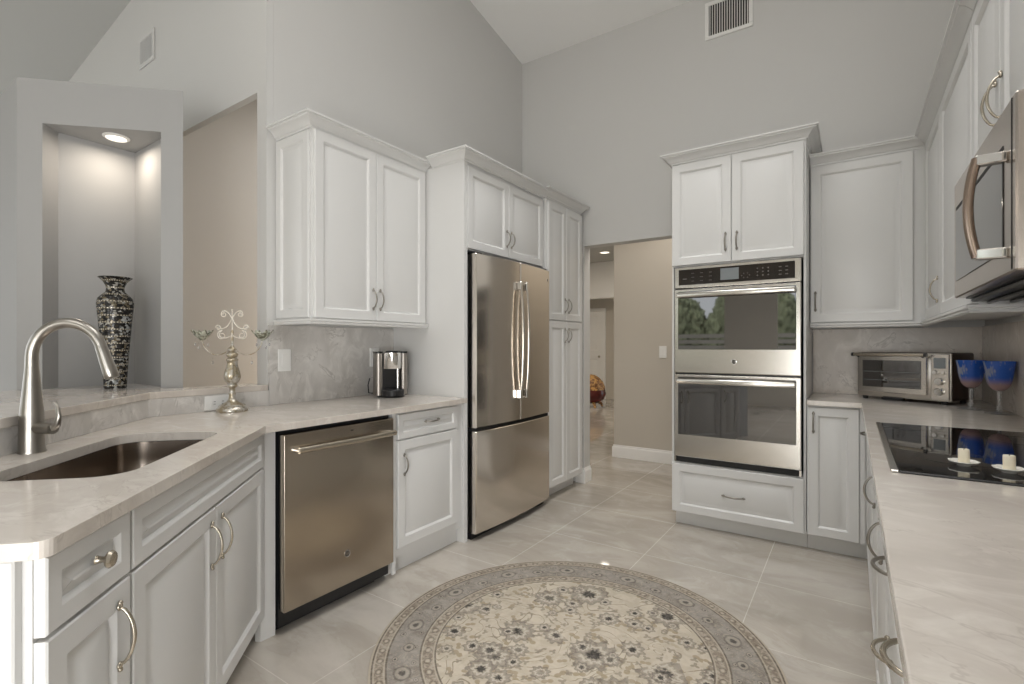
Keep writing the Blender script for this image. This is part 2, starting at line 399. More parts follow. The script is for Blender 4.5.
def slab(outer, holes, z0, z1, name, mat, parent=None, bev=0.003):
    bm = bmesh.new(); loops = []
    for lp in [outer] + holes:
        vs = [bm.verts.new((p[0], p[1], z1)) for p in lp]
        loops.append(vs)
        for i in range(len(vs)): bm.edges.new((vs[i], vs[(i + 1) % len(vs)]))
    bmesh.ops.triangle_fill(bm, use_beauty=True, use_dissolve=False, edges=bm.edges[:])
    top = bm.faces[:]
    r = bmesh.ops.extrude_face_region(bm, geom=top)
    for e in r['geom']:
        if isinstance(e, bmesh.types.BMVert): e.co.z = z0
    bmesh.ops.recalc_face_normals(bm, faces=bm.faces[:])
    me = bpy.data.meshes.new(name); bm.to_mesh(me); bm.free(); me.materials.append(M[mat])
    o = bpy.data.objects.new(name, me); COL.objects.link(o)
    if parent: o.parent = parent
    if bev:
        md = o.modifiers.new('edge', 'BEVEL'); md.width = bev; md.segments = 2; md.limit_method = 'ANGLE'; md.angle_limit = R(50)
    return o
def text(name, body, size, mat, parent, loc, rot, ext=0.0004, align='CENTER'):
    cu = bpy.data.curves.new(name, 'FONT'); cu.body = body; cu.size = size; cu.align_x = align; cu.align_y = 'CENTER'; cu.extrude = ext
    t = bpy.data.objects.new(name, cu); COL.objects.link(t); bpy.context.view_layer.update()
    me = bpy.data.meshes.new_from_object(t.evaluated_get(bpy.context.evaluated_depsgraph_get()))
    bpy.data.objects.remove(t); bpy.data.curves.remove(cu)
    me.materials.clear(); me.materials.append(M[mat])
    o = bpy.data.objects.new(name, me); COL.objects.link(o); o.parent = parent; o.location = loc; o.rotation_euler = rot
    return o

# handles -----------------------------------------------------------------------------------
def pull(parent, x, z, y=-0.02, L=0.10, vertical=True, mat='satin_nickel', k=1.0):
    mb = MB(); N = 16; pts = []; rad = []
    for i in range(N + 1):
        s = -1 + 2 * i / N; out = 0.030 * k * max(0.0, math.cos(s * PI / 2)) ** 0.55; a = s * L / 2
        pts.append((x, y - 0.002 - out, z + a) if vertical else (x + a, y - 0.002 - out, z))
        rad.append(0.0042 * k * (1.0 + 0.25 * (1 - abs(s))))
    mb.tube(pts, rad, 8, up=(1, 0, 0) if vertical else (0, 0, 1), flat=0.8)
    for s in (-1, 1):
        a = s * L / 2
        c = (x, y - 0.004, z + a) if vertical else (x + a, y - 0.004, z)
        mb.ball(c, 0.0085 * k, 10, (1, 0.55, 1)); 
        c2 = (x, y - 0.005, z + a + s * 0.008) if vertical else (x + a + s * 0.008, y - 0.005, z)
        mb.ball(c2, 0.0052 * k, 8)
    return mb.build('handle', mat, parent, 60)
def knob(parent, x, z, y=-0.02, mat='satin_nickel'):
    prof = [(0.0, 0), (0.009, 0), (0.007, 0.004), (0.0055, 0.012), (0.008, 0.018), (0.016, 0.021), (0.0175, 0.025), (0.014, 0.030), (0.006, 0.032), (0.0, 0.0325)]
    mb = MB(); loops = [[(x + r * math.cos(2 * PI * k / 16), y - h, z + r * math.sin(2 * PI * k / 16)) for k in range(16)] for r, h in prof[1:-1]]
    mb.loft(loops)
    return mb.build('knob', mat, parent, 40)
def door(parent, x0, x1, z0, z1, hx=None, hz=None, L=0.10, vertical=True, name='door', mat='cabinet_paint', hm='satin_nickel', y=-0.02):
    d = MB().panel(x0, x1, z0, z1, y).build(name, mat, parent, 30)
    if hx is not None: pull(d, hx, hz, y, L, vertical, hm)
    return d
CROWN = [(0.0, 0.0), (0.006, 0.0), (0.008, 0.009), (0.016, 0.013), (0.022, 0.023), (0.036, 0.038), (0.052, 0.045), (0.054, 0.053), (0.064, 0.055), (0.064, 0.064), (0.0, 0.064)]
RAIL = [(0.0, 0.0), (0.014, 0.0), (0.018, 0.006), (0.016, 0.013), (0.022, 0.018), (0.022, 0.028), (0.0, 0.028)]
def box_part(parent, name, mat, *a, bev=0.0): return MB().box(*a, bev=bev).build(name, mat, parent, 0 if not bev else 30)

# ------------------------------------------------------------------ the room
XW, YW, XR = -2.645, 4.07, 0.66
struct('floor', MB().box(-8.6, 1.2, -4.6, 11.2, -0.1, 0), 'floor_tile')
struct('wall_left', MB().box(XW - 0.095, XW, 1.5455, YW + 0.12, 0, 4.7), 'wall_paint')
bw = MB(); bw.box(XW, -1.985, YW, YW + 0.12, 0, 4.7); bw.box(-0.95, XR, YW, YW + 0.12, 0, 4.7); bw.box(-1.985, -0.95, YW, YW + 0.12, 2.122, 4.7)
struct('wall_back', bw, 'wall_paint')
rw_ = MB()
for a in ((-4.5, -3.0, 0, 4.7), (-3.0, -0.8, 2.05, 4.7), (-0.8, YW + 0.12, 0, 4.7)): rw_.box(XR, XR + 0.12, a[0], a[1], a[2], a[3])  # low opening behind the camera added for the fill lamp
struct('wall_right', rw_, 'wall_paint')
wd = MB(); wd.box(-2.74, XW, 1.506, 1.545, 0, 4.4); wd.box(-3.75, -2.74, 1.506, 1.545, 2.64, 4.4); wd.box(-8.5, -3.75, 1.506, 1.545, 0, 4.4)
struct('wall_passage', wd, 'wall_paint')
struct('wall_study', MB().box(-4.42, -4.30, 1.546, 4.5, 0, 4.2), 'wall_paint')
struct('ceiling_study', MB().box(-4.30, XW - 0.10, 1.546, 4.5, 3.6, 3.7), 'ceiling_paint')
struct('wall_study_end', MB().box(-4.42, XW - 0.095, 4.5, 4.6, 0, 4.2), 'hall_paint')
# niche block: a thick wall end cut at 45 degrees with a lit art niche
P0, P1 = (-3.312, 0.648), (-2.802, 1.158)
full = [P0, P1, (-4.6, 1.158), (-4.6, 0.648)]
cut = [P0, (-3.237, 0.723), (-3.31, 0.80), (-3.31, 1.125), (-2.911, 1.125), (-2.873, 1.087), P1, (-4.6, 1.158), (-4.6, 0.648)]
nb = MB(); nb.prism(full, 0, 1.018); nb.prism(cut, 1.018, 2.305); nb.prism(full, 2.305, 2.518)
struct('wall_niche', nb, 'shaded_wall_paint')
# ceilings
cl = MB(); th = 0.1
cl.loft([[(XW, YW + .12, 3.936), (XR + .12, YW + .12, 3.936), (XR + .12, YW + .12, 4.036), (XW, YW + .12, 4.036)],
         [(XW, 1.5, 4.474), (XR + .12, 1.5, 4.474), (XR + .12, 1.5, 4.574), (XW, 1.5, 4.574)],
         [(XW, -4.6, 3.30), (XR + .12, -4.6, 3.30), (XR + .12, -4.6, 3.40), (XW, -4.6, 3.40)]])
struct('ceiling', cl, 'ceiling_white')
cg = MB(); f = lambda x: 3.84 + 0.13 * (x + 4.5)
cg.loft([[(-8.6, -4.6, f(-8.6)), (-8.6, 1.626, f(-8.6)), (-8.6, 1.626, f(-8.6) + th), (-8.6, -4.6, f(-8.6) + th)],
         [(XW, -4.6, f(XW)), (XW, 1.626, f(XW)), (XW, 1.626, f(XW) + th), (XW, -4.6, f(XW) + th)]])
struct('ceiling_great_room', cg, 'ceiling_paint')
struct('trim_ceiling_step', MB().box(XW - 0.02, XW, -4.5, 1.5, 3.9, 4.6), 'wall_paint')
# wall behind the camera with the sliding doors; rightmost opening added for a fill lamp
rw = MB()
for a in ((-8.5, -8.2, 0, 4.2), (-8.2, -3.6, 2.8, 4.2), (-3.6, -3.35, 0, 4.2), (-3.35, -2.25, 2.5, 4.2), (-2.25, -1.25, 0, 4.2), (-1.25, -0.8, 0, 0.7), (-1.25, -0.8, 2.5, 4.2), (-0.8, 0.5, 2.2, 4.2), (0.5, XR + .12, 0, 4.2)):
    rw.box(a[0], a[1], -4.6, -4.5, a[2], a[3])
struct('wall_rear', rw, 'hall_paint')
sw = MB()
for a in ((-4.5, -3.5, 0, 4.2), (-3.5, 0.9, 2.8, 4.2), (0.9, 1.6, 0, 4.2)): sw.box(-8.6, -8.5, a[0], a[1], a[2], a[3])
struct('wall_side', sw, 'wall_paint')
# hall beyond the opening
struct('wall_hall', MB().box(-2.19, 1.0, 5.24, 9.9, 0, 3.04), 'hall_paint')
struct('wall_hall_end', MB().box(1.0, 1.1, YW + .12, 9.9, 0, 3.04), 'hall_paint')
struct('wall_corridor', MB().box(-6.2, -6.1, 4.6, 11.2, 0, 3.04), 'hall_paint')
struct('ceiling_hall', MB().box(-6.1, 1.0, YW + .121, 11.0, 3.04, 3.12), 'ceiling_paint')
fw = MB(); fw.box(-6.1, -2.19, 10.0, 10.2, 2.26, 3.04); struct('wall_far_soffit', fw, 'trim_paint')
struct('wall_far', MB().box(-6.1, -2.19, 10.8, 10.95, 0, 3.04), 'hall_paint')
BASE = [(0, 0), (0.016, 0), (0.016, 0.10), (0.013, 0.112), (0.008, 0.118), (0.006, 0.132), (0, 0.134)]
bb = MB(); bb.sweep([(-2.19, 6.2), (-2.19, 5.24), (1.0, 5.24)], BASE); bb2 = bb
bb = MB(); 
struct('baseboard_hall', bb2, 'trim_paint', 30)
bb.sweep([(-2.062, YW), (-1.985, YW), (-1.985, YW + .12)], BASE)
struct('baseboard_back', bb, 'trim_paint', 30)

# ------------------------------------------------------------------ hall things
d = thing('door', 'white panelled door at the far end of the hall', 'door', (-5.62, 10.798, 0))
MB().panel(0.0, 0.83, 0.01, 1.02, -0.03, 0.028, 0.11).panel(0.0, 0.83, 1.02, 2.03, -0.03, 0.028, 0.11).build('door_leaf', 'trim_paint', d, 30)
cs = MB(); cs.box(-0.08, -0.003, -0.045, 0, 0, 2.11, bev=0.004); cs.box(0.833, 0.91, -0.045, 0, 0, 2.11, bev=0.004); cs.box(-0.003, 0.833, -0.045, 0, 2.033, 2.11, bev=0.004)
cs.build('door_casing', 'trim_paint', d, 30)
MB().ball((0.77, -0.07, 0.98), 0.028).tube([(0.77, -0.03, 0.98), (0.77, -0.06, 0.98)], 0.012).build('handle', 'satin_nickel', d, 60)
o = thing('floor_ornament', 'gold and burgundy ornament standing on the hall floor', 'ornament', (-4.30, 9.12, 0))
MB().lathe([(0.0, 0.10), (0.14, 0.10), (0.26, 0.17), (0.30, 0.28), (0.28, 0.36), (0.0, 0.36)], 28).build('bowl', 'burgundy_glaze', o, 60)
mb = MB(); mb.lathe([(0.0, 0.345), (0.275, 0.362), (0.27, 0.42), (0.23, 0.52), (0.16, 0.60), (0.08, 0.65), (0.0, 0.665)], 30, flute=9, famp=0.06); mb.build('gilded_lid', 'gold_lace', o, 60)
for k in range(4):
    a = PI / 4 + k * PI / 2; mb = MB()
    mb.tube([(0.13 * math.cos(a), 0.13 * math.sin(a), 0.13), (0.22 * math.cos(a), 0.22 * math.sin(a), 0.08), (0.24 * math.cos(a), 0.24 * math.sin(a), 0.02)], [0.035, 0.03, 0.02], 8)
    mb.build('foot', 'gold_lace', o, 60)
def downlight(loc, label, power, r=0.075, glow='lamp_glow', tilt=0.0, group=None, spread=None):
    t = thing('recessed_light', label, 'ceiling light', loc, group=group)
    MB().lathe([(r, 0.0), (r * 1.28, 0.0), (r * 1.28, -0.004), (r * 1.05, -0.010), (r, -0.010), (r, 0.0)], 28).build('trim_ring', 'trim_paint', t, 30)
    MB().lathe([(0.0, -0.003), (r * 0.97, -0.003), (r * 0.97, -0.0045), (0.0, -0.006)], 24).build('lamp_face', glow, t, 60)
    l = area_light('downlight', (0, 0, -0.02), (0, 0, 0), r * 2, r * 2, power, (1, 0.88, 0.74), 'DISK'); l.parent = t
    if spread: l.data.spread = R(spread)
    return t
downlight((-3.135, 0.985, 2.305), 'small round recessed light glowing in the niche ceiling', 1.7, 0.045)
downlight((-3.95, 9.0, 3.04), 'round recessed light in the far hall ceiling', 0.9, 0.085)

def wall_plate(name, label, loc, rotz, kind='switch', w=0.076, h=0.124, horiz=False):
    t = thing(name, label, 'switch' if kind == 'switch' else 'outlet', loc, rotz)
    if horiz: w, h = h, w
    MB().box(-w / 2, w / 2, -0.006, 0, -h / 2, h / 2, bev=0.002).build('cover_plate', 'white_plastic', t, 30)
    if kind == 'switch':
        MB().box(-0.017, 0.017, -0.0095, -0.006, -0.034, 0.034, bev=0.0012).build('rocker', 'white_plastic', t, 30)
    else:
        for s in (-1, 1):
            c = (s * 0.02, 0) if horiz else (0, s * 0.02)
            f = MB().box(c[0] - 0.0155, c[0] + 0.0155, -0.0085, -0.006, c[1] - 0.0155, c[1] + 0.0155, bev=0.002).build('socket', 'white_plastic', t, 30)
            sl = MB()
            for q in (-1, 1):
                if horiz: sl.box(c[0] - 0.005, c[0] + 0.005, -0.0089, -0.0084, c[1] + q * 0.006 - 0.0011, c[1] + q * 0.006 + 0.0011)
                else: sl.box(c[0] + q * 0.006 - 0.0011, c[0] + q * 0.006 + 0.0011, -0.0089, -0.0084, c[1] - 0.003, c[1] + 0.007)
            sl.build('slots', 'dark_gap', f, 0)
    return t
wall_plate('light_switch', 'white rocker switch on the beige hall wall', (-1.642, 5.239, 1.165), 0)
wall_plate('light_switch', 'white switch plate on the stone backsplash left of the coffee maker, beside the candelabra', (XW + 0.017, 1.598, 1.149), R(90))
wall_plate('wall_outlet', 'white outlet plate half hidden behind the coffee maker', (XW + 0.017, 2.235, 1.153), R(90), 'outlet')
wall_plate('wall_outlet', 'white sideways outlet behind the candelabra base under the bar ledge', (XW + 0.017, 1.245, 0.945), R(90), 'outlet', w=0.07, h=0.13, horiz=True)

def vent(name, label, loc, rotz, w, h, n, bar='trim_paint', back='dark_gap'):
    t = thing(name, label, 'vent', loc, rotz)
    fr = MB(); e = 0.028
    fr.box(0, w, -0.012, 0, 0, e, bev=0.003); fr.box(0, w, -0.012, 0, h - e, h, bev=0.003); fr.box(0, e, -0.012, 0, e, h - e, bev=0.003); fr.box(w - e, w, -0.012, 0, e, h - e, bev=0.003)
    fr.build('frame', bar, t, 30)
    MB().box(e, w - e, -0.002, 0, e, h - e).build('backing', back, t, 0)
    sl = MB()
    for k in range(n):
        x = e + (k + .5) * (w - 2 * e) / n
        sl.box(x - 0.0025, x + 0.0025, -0.010, -0.002, e, h - e)
    sl.build('louvres', bar, t, 0)
    return t
vent('air_vent', 'white wall vent with dark vertical slots high on the back wall', (-0.945, YW, 3.60), 0, 0.34, 0.29, 16)
vent('air_vent', 'small grey wall vent high above the plant shelf over the niche', (-4.335, 1.506, 3.255), 0, 0.262, 0.225, 9, bar='wall_paint', back='screen_grey')

# ------------------------------------------------------------------ stone tops and splashes
CT = 0.905
nrm = Vector((0.70711, 0.70711)); dd = Vector((-0.70711, 0.70711))
def nd(n, D): p = nrm * n + dd * D; return (p.x, p.y)
hole = [nd(n, D) for n, D in rrect(-1.055, -0.72, 1.40, 2.075, 0.085, 7)]
outer = [(-1.972, 2.407), (-1.960, 1.112)] + [nd(n, D) for n, D in arc((-0.626, 0.980), 0.025, 0, -PI / 2, 6)] + [nd(-1.207, 0.955), (XW + 0.003, 0.941), (XW + 0.003, 2.407)]
o = slab(outer, [hole], CT - 0.03, CT, 'countertop', 'counter_stone')
tag(o, 'pale veined stone countertop around the sink, running to the refrigerator', 'countertop')
ro = [(0.045, 0.25), (0.045, 3.445), (-0.222, 3.445), (-0.222, YW - 0.003), (XR - 0.003, YW - 0.003), (XR - 0.003, 0.25)]
o = slab(ro, [], CT - 0.03, CT, 'countertop', 'counter_stone')
tag(o, 'pale veined stone countertop under the cooktop and toaster oven', 'countertop')
# half wall and raised bar ledge
hw = MB(); hw.prism([(XW, 1.505), (XW, 0.9335), nd(-1.21, 0.45), nd(-1.33, 0.45), (XW - 0.12, 0.885), (XW - 0.12, 1.505)], 0, 0.986)
struct('wall_half', hw, 'shaded_wall_paint')
lo = [(XW + 0.018, 1.504), (XW + 0.018, 0.950), nd(-1.185, 0.40), nd(-1.88, 0.40), (-3.308, 0.644), (-2.80, 1.155), (-2.80, 1.504)]
o = slab(lo, [], 0.987, 1.018, 'bar_ledge', 'counter_stone')
tag(o, 'raised stone bar ledge above the sink counter with the vase at its far end', 'ledge')
o = slab([(XW + 0.016, 1.512), (XW + 0.016, 2.407), (XW + 0.0005, 2.407), (XW + 0.0005, 1.512)], [], CT + 0.0005, 1.343, 'backsplash', 'splash_stone', bev=0)
tag(o, 'grey veined stone backsplash behind the coffee maker', 'backsplash')
o = slab([(XW + 0.016, 1.51), (XW + 0.016, 0.945), nd(-1.194, 0.42), nd(-1.2095, 0.42), (XW + 0.0005, 0.937), (XW + 0.0005, 1.51)], [], CT + 0.0005, 0.9865, 'backsplash', 'splash_stone', bev=0)
tag(o, 'low grey stone splash strip under the bar ledge behind the sink', 'backsplash')
o = slab([(-0.222, YW - 0.016), (XR - 0.016, YW - 0.016), (XR - 0.016, 0.9), (XR - 0.0005, 0.9), (XR - 0.0005, YW - 0.0005), (-0.222, YW - 0.0005)], [], CT + 0.0005, 1.343, 'backsplash', 'splash_taupe', bev=0)
tag(o, 'taupe stone backsplash behind the toaster oven and goblets', 'backsplash')

# ------------------------------------------------------------------ left cabinets (local X -> +Y, local Y -> -X)
A90, A135, AM90 = R(90), R(135), R(-90)
def toe(c, w, d, rec=0.07, h=0.098, mat='cabinet_paint', x0=0.0): return box_part(c, 'toe_kick', mat, x0, w, rec, d, 0.0, h)
# base cabinet between dishwasher and fridge
XB = -2.015
c = thing('base_cabinet', 'white base cabinet with one drawer and door between dishwasher and refrigerator', 'cabinet', (XB, 1.826, 0), A90)
box_part(c, 'body', 'cabinet_paint', 0.0, 0.582, 0.0, 0.622, 0.100, CT - 0.031)
box_part(c, 'toe_kick', 'cabinet_paint', 0.0, 0.582, 0.045, 0.60, 0.0, 0.0995)
box_part(c, 'filler', 'cabinet_paint', 0.0, 0.022, -0.012, 0.0, 0.02, CT - 0.031)
door(c, 0.034, 0.520, 0.728, 0.862, 0.29, 0.803, 0.10, False, 'drawer', hm='antique_pewter')
door(c, 0.034, 0.520, 0.148, 0.720, 0.075, 0.59, 0.10, True, hm='antique_pewter')
# dishwasher
t = thing('dishwasher', 'stainless steel dishwasher with a bar handle, left of the refrigerator', 'dishwasher', (XB, 1.196, 0), A90)
box_part(t, 'tub', 'black_plastic', 0.004, 0.616, 0.005, 0.60, 0.03, CT - 0.033)
box_part(t, 'toe_panel', 'black_plastic', 0.006, 0.555, 0.045, 0.06, 0.0, 0.10)
dr = MB(); dr.box(0.006, 0.616, -0.038, 0.0, 0.098, 0.852, bev=0.006, seg=3); dr = dr.build('door', 'steel_dishwasher', t, 30)
hb = MB(); hb.tube([(0.045, -0.085, 0.785), (0.31, -0.094, 0.785), (0.585, -0.085, 0.785)], 0.0135, 14, flat=0.8); hb = hb.build('handle', 'satin_nickel', dr, 40)
for x in (0.052, 0.578): MB().tube([(x, -0.038, 0.785), (x, -0.086, 0.785)], 0.012, 12).build('bracket', 'chrome', hb, 40)
def emblem(parent, x, y, z, r):
    e = MB(); e.loft([[(x + q * math.cos(2 * PI * k / 24), y - h, z + q * math.sin(2 * PI * k / 24)) for k in range(24)] for q, h in ((r, 0.0), (r, 0.0015), (r * .86, 0.002), (r * .80, 0.0012))])
    e = e.build('emblem', 'chrome', parent, 30)
    MB().loft([[(x + q * math.cos(2 * PI * k / 24), y - h, z + q * math.sin(2 * PI * k / 24)) for k in range(24)] for q, h in ((r * .80, 0.0010), (r * .78, 0.0016))]).build('emblem_face', 'panel_glass', e, 30)
    text('lettering', 'GE', r * 1.0, 'chrome', e, (x, y - 0.0018, z), (R(90), 0, 0))
    return e
emblem(dr, 0.325, -0.038, 0.245, 0.017)
MB().box(0.345, 0.36, -0.0386, -0.038, 0.823, 0.828).build('indicator', 'dark_gap', dr, 0)
# sink run (local X -> +D, local Y -> -n)
def sl(n, D, z=0): p = nd(n, D); return (p[0], p[1], z)
NB = -0.64
c = thing('base_cabinet', 'white end cabinet with a knobbed drawer and door, nearest the camera at left', 'cabinet', sl(NB, 0.985), A135)
box_part(c, 'body', 'cabinet_paint', 0.0, 0.262, 0.0, 0.545, 0.100, CT - 0.031)
toe(c, 0.262, 0.545, 0.055)
ep = MB(); ep.panel(0.012, 0.54, 0.10, CT - 0.034, 0, 0.018)
ep = ep.build('end_panel', 'cabinet_paint', c, 30); ep.rotation_euler = (0, 0, R(-90)); ep.location = (-0.0185, 0.555, 0)
dw = door(c, 0.003, 0.257, 0.730, 0.866, name='drawer'); knob(dw, 0.137, 0.806)
door(c, 0.003, 0.257, 0.105, 0.722, 0.208, 0.615, 0.125)
c = thing('sink_cabinet', 'white sink base cabinet with two doors below a false drawer front', 'cabinet', sl(NB, 1.249), A135)
cb = MB(); cb.box(0, 0.99, 0, 0.018, 0.10, CT - 0.031); cb.box(0, 0.018, 0.0185, 0.545, 0.10, CT - 0.031); cb.box(0.93, 0.948, 0.0185, 0.545, 0.10, CT - 0.031); cb.box(0.0185, 0.93, 0.0185, 0.545, 0.10, 0.118)
cb.build('body', 'cabinet_paint', c, 0)
toe(c, 0.99, 0.52, 0.055)
MB().prism([(0.984, -0.004), (1.027, -0.050), (1.051, -0.027), (1.014, 0.025), (0.992, 0.02)], 0.0, CT - 0.032).build('corner_filler', 'cabinet_paint', c, 0)
door(c, 0.004, 0.976, 0.730, 0.866, name='false_front')
door(c, 0.004, 0.470, 0.105, 0.722, 0.431, 0.615, 0.125)
door(c, 0.475, 0.976, 0.105, 0.722, 0.514, 0.615, 0.125)
# sink basin
t = thing('kitchen_sink', 'undermount stainless steel sink basin in the left counter', 'sink', sl(-0.8875, 1.7375, 0.70), A135)
def rl(inset, r, zz): return [(D - 1.7375, -(n + 0.8875), zz) for n, D in rrect(-1.057 + inset, -0.718 - inset, 1.398 + inset, 2.077 - inset, r, 7)]
mb = MB(); mb.loft([rl(-0.012, 0.10, 0.1735), rl(0.0, 0.088, 0.1735), rl(0.003, 0.086, 0.12), rl(0.008, 0.082, 0.03), rl(0.025, 0.07, 0.008), rl(0.06, 0.05, 0.002), rl(0.14, 0.02, 0.0)], False, True)
b_ = mb.build('basin', 'steel_sink', t, 40); md = b_.modifiers.new('wall', 'SOLIDIFY'); md.thickness = 0.0015; md.offset = -1
MB().lathe([(0.0, 0.004), (0.03, 0.004), (0.042, 0.006), (0.044, 0.001), (0.0, 0.0005)], 24, (0.0, 0.03, 0.001)).build('drain', 'chrome', t, 40)
# faucet
t = thing('faucet', 'brushed nickel gooseneck faucet standing behind the sink', 'faucet', (-2.063, 0.437, CT), R(45))
M_F = 'satin_faucet'; steel(M_F, (0.34, 0.32, 0.29), 0.30, (60, 60, 5))
MB().lathe([(0.0, 0), (0.0335, 0), (0.0335, 0.004), (0.0315, 0.010), (0.030, 0.07), (0.0285, 0.12), (0.024, 0.17), (0.0185, 0.235), (0.0165, 0.26)], 28).build('body', M_F, t, 60)
pts = [(0, 0, 0.255)]; rad = [0.0165]
for i in range(0, 25):
    a = PI - i / 24 * R(163); pts.append((0.095 + 0.095 * math.cos(a), 0, 0.290 + 0.104 * math.sin(a))); rad.append(0.0155)
neck = MB().tube(pts, rad, 18, up=(0, 1, 0)).build('neck', M_F, t, 60)
e0 = Vector(pts[-1]); tn = (Vector(pts[-1]) - Vector(pts[-2])).normalized(); tn = Vector((0.30, 0, -0.954))
sp = MB().tube([e0 - tn * 0.004, e0 + tn * 0.004, e0 + tn * 0.02, e0 + tn * 0.075, e0 + tn * 0.098, e0 + tn * 0.102], [0.0155, 0.0162, 0.0165, 0.0195, 0.0200, 0.0175], 20, up=(0, 1, 0)).build('spray_head', M_F, t, 50)
lv = MB().tube([(0.0, 0.0, 0.074), (0.045, -0.019, 0.0745), (0.076, -0.031, 0.075)], [0.018, 0.018, 0.017], 16)
lv.tube([(0.068, -0.028, 0.076), (0.089, -0.036, 0.088), (0.095, -0.038, 0.113), (0.089, -0.036, 0.143), (0.077, -0.031, 0.153)], [0.013, 0.011, 0.0075, 0.006, 0.004], 10, flat=0.8)
lv.build('lever', M_F, t, 60)

# wall cabinet over the coffee maker
c = thing('wall_cabinet', 'white two-door wall cabinet above the coffee maker', 'wall cabinet', (-2.33, 1.565, 1.372), A90)
box_part(c, 'body', 'cabinet_paint', 0.0, 0.842, 0.0, 0.313, 0.0, 1.02)
sp = MB(); sp.panel(0.006, 0.306, 0.006, 0.985, 0, 0.012, 0.05); sp = sp.build('side_panel', 'cabinet_paint', c, 30); sp.rotation_euler = (0, 0, R(-90)); sp.location = (-0.0125, 0.312, 0)
door(c, 0.012, 0.416, 0.004, 0.990, 0.392, 0.128, 0.105, hm='antique_pewter')
door(c, 0.420, 0.828, 0.004, 0.990, 0.444, 0.128, 0.105, hm='antique_pewter')
MB().sweep([(0.0, 0.312), (0.0, 0.0), (0.84, 0.0)], CROWN, 0.992).build('crown', 'cabinet_paint', c, 30)
MB().sweep([(-0.004, 0.312), (-0.004, -0.012), (0.84, -0.012)], RAIL, -0.029).build('light_rail', 'cabinet_paint', c, 30)

# refrigerator surround and cabinet above it
c = thing('refrigerator_cabinet', 'white two-door cabinet with tall side panel built around the refrigerator', 'cabinet', (XB, 2.410, 0), A90)
box_part(c, 'side_panel', 'cabinet_paint', 0.0, 0.030, -0.018, 0.625, 0.0, 2.39)
box_part(c, 'side_panel', 'cabinet_paint', 0.960, 0.985, 0.02, 0.625, 0.0, 1.835)
box_part(c, 'body', 'cabinet_paint', 0.031, 0.985, 0.0, 0.625, 1.838, 2.39)
door(c, 0.034, 0.486, 1.846, 2.366, 0.459, 1.975, 0.10, hm='antique_pewter')
door(c, 0.490, 0.965, 1.846, 2.366, 0.515, 1.975, 0.10, hm='antique_pewter')
MB().sweep([(0.0, 0.25), (0.0, -0.018), (0.985, -0.018)], CROWN, 2.385).build('crown', 'cabinet_paint', c, 30)
# refrigerator
t = thing('refrigerator', 'stainless steel french door refrigerator with bottom freezer', 'refrigerator', (XB, 2.462, 0), A90)
box_part(t, 'cabinet_shell', 'black_plastic', 0.0, 0.905, 0.012, 0.60, 0.045, 1.775)
def bowed(x0, x1, z0, z1, y0=0.003, front=-0.068, bulge=0.026, W0=0.0, W1=0.92, n=14):
    f = lambda x: front - bulge * (1 - ((x - (W0 + W1) / 2) / ((W1 - W0) / 2)) ** 2)
    xs = [x0 + (x1 - x0) * i / n for i in range(n + 1)]
    lp = [(x, f(x)) for x in xs]
    lp[0] = (x0, f(x0) + 0.006); lp.insert(1, (x0 + 0.006, f(x0 + .006))); lp[-1] = (x1, f(x1) + 0.006); lp.insert(-1, (x1 - 0.006, f(x1 - .006)))
    lp += [(x1, y0), (x0, y0)]
    m_ = MB(); e = 0.004
    m_.loft([[(p[0], p[1] + (0.004 if p[1] < y0 - .01 else 0), z0) for p in lp], [(p[0], p[1], z0 + e) for p in lp], [(p[0], p[1], z1 - e) for p in lp], [(p[0], p[1] + (0.004 if p[1] < y0 - .01 else 0), z1) for p in lp]])
    return m_, f
for (x0, x1, nm) in ((0.003, 0.468, 0), (0.474, 0.922, 1)):
    m_, ff = bowed(x0, x1, 0.712, 1.812); dr = m_.build('door', 'steel_fridge', t, 25)
    hx = 0.440 if nm == 0 else 0.512; N = 18
    pts = []; rd = []
    for i in range(N + 1):
        s = -1 + 2 * i / N; pts.append((hx, ff(hx) - 0.022 - 0.024 * (1 - s ** 2) ** 0.7, 1.27 + s * 0.375)); rd.append(0.0125)
    h = MB().tube(pts, rd, 14, up=(1, 0, 0), flat=0.75).build('handle', 'steel_fridge', dr, 50)
    for s in (-1, 1): MB().box(hx - 0.015, hx + 0.015, ff(hx) - 0.034, ff(hx), 1.27 + s * 0.375 - 0.03, 1.27 + s * 0.375 + 0.03, bev=0.005).build('handle_mount', 'chrome', h, 30)
    if nm: emblem(dr, 0.885, ff(0.885), 1.735, 0.012)
box_part(t, 'door_seal', 'dark_gap', 0.4685, 0.4735, -0.06, 0.0, 0.715, 1.80)
m_, ff = bowed(0.003, 0.922, 0.045, 0.688); fz = m_.build('freezer_drawer', 'steel_fridge', t, 25)
MB().box(0.006, 0.918, -0.055, 0.002, 0.689, 0.711).build('pocket_grip', 'dark_gap', fz, 0)
box_part(t, 'base_grille', 'black_plastic', 0.012, 0.912, -0.02, 0.02, 0.0, 0.0445)
for x in (0.01, 0.83): MB().box(x, x + 0.08, -0.05, 0.03, 1.813, 1.826, bev=0.003).build('hinge_cover', 'black_plastic', t, 30)

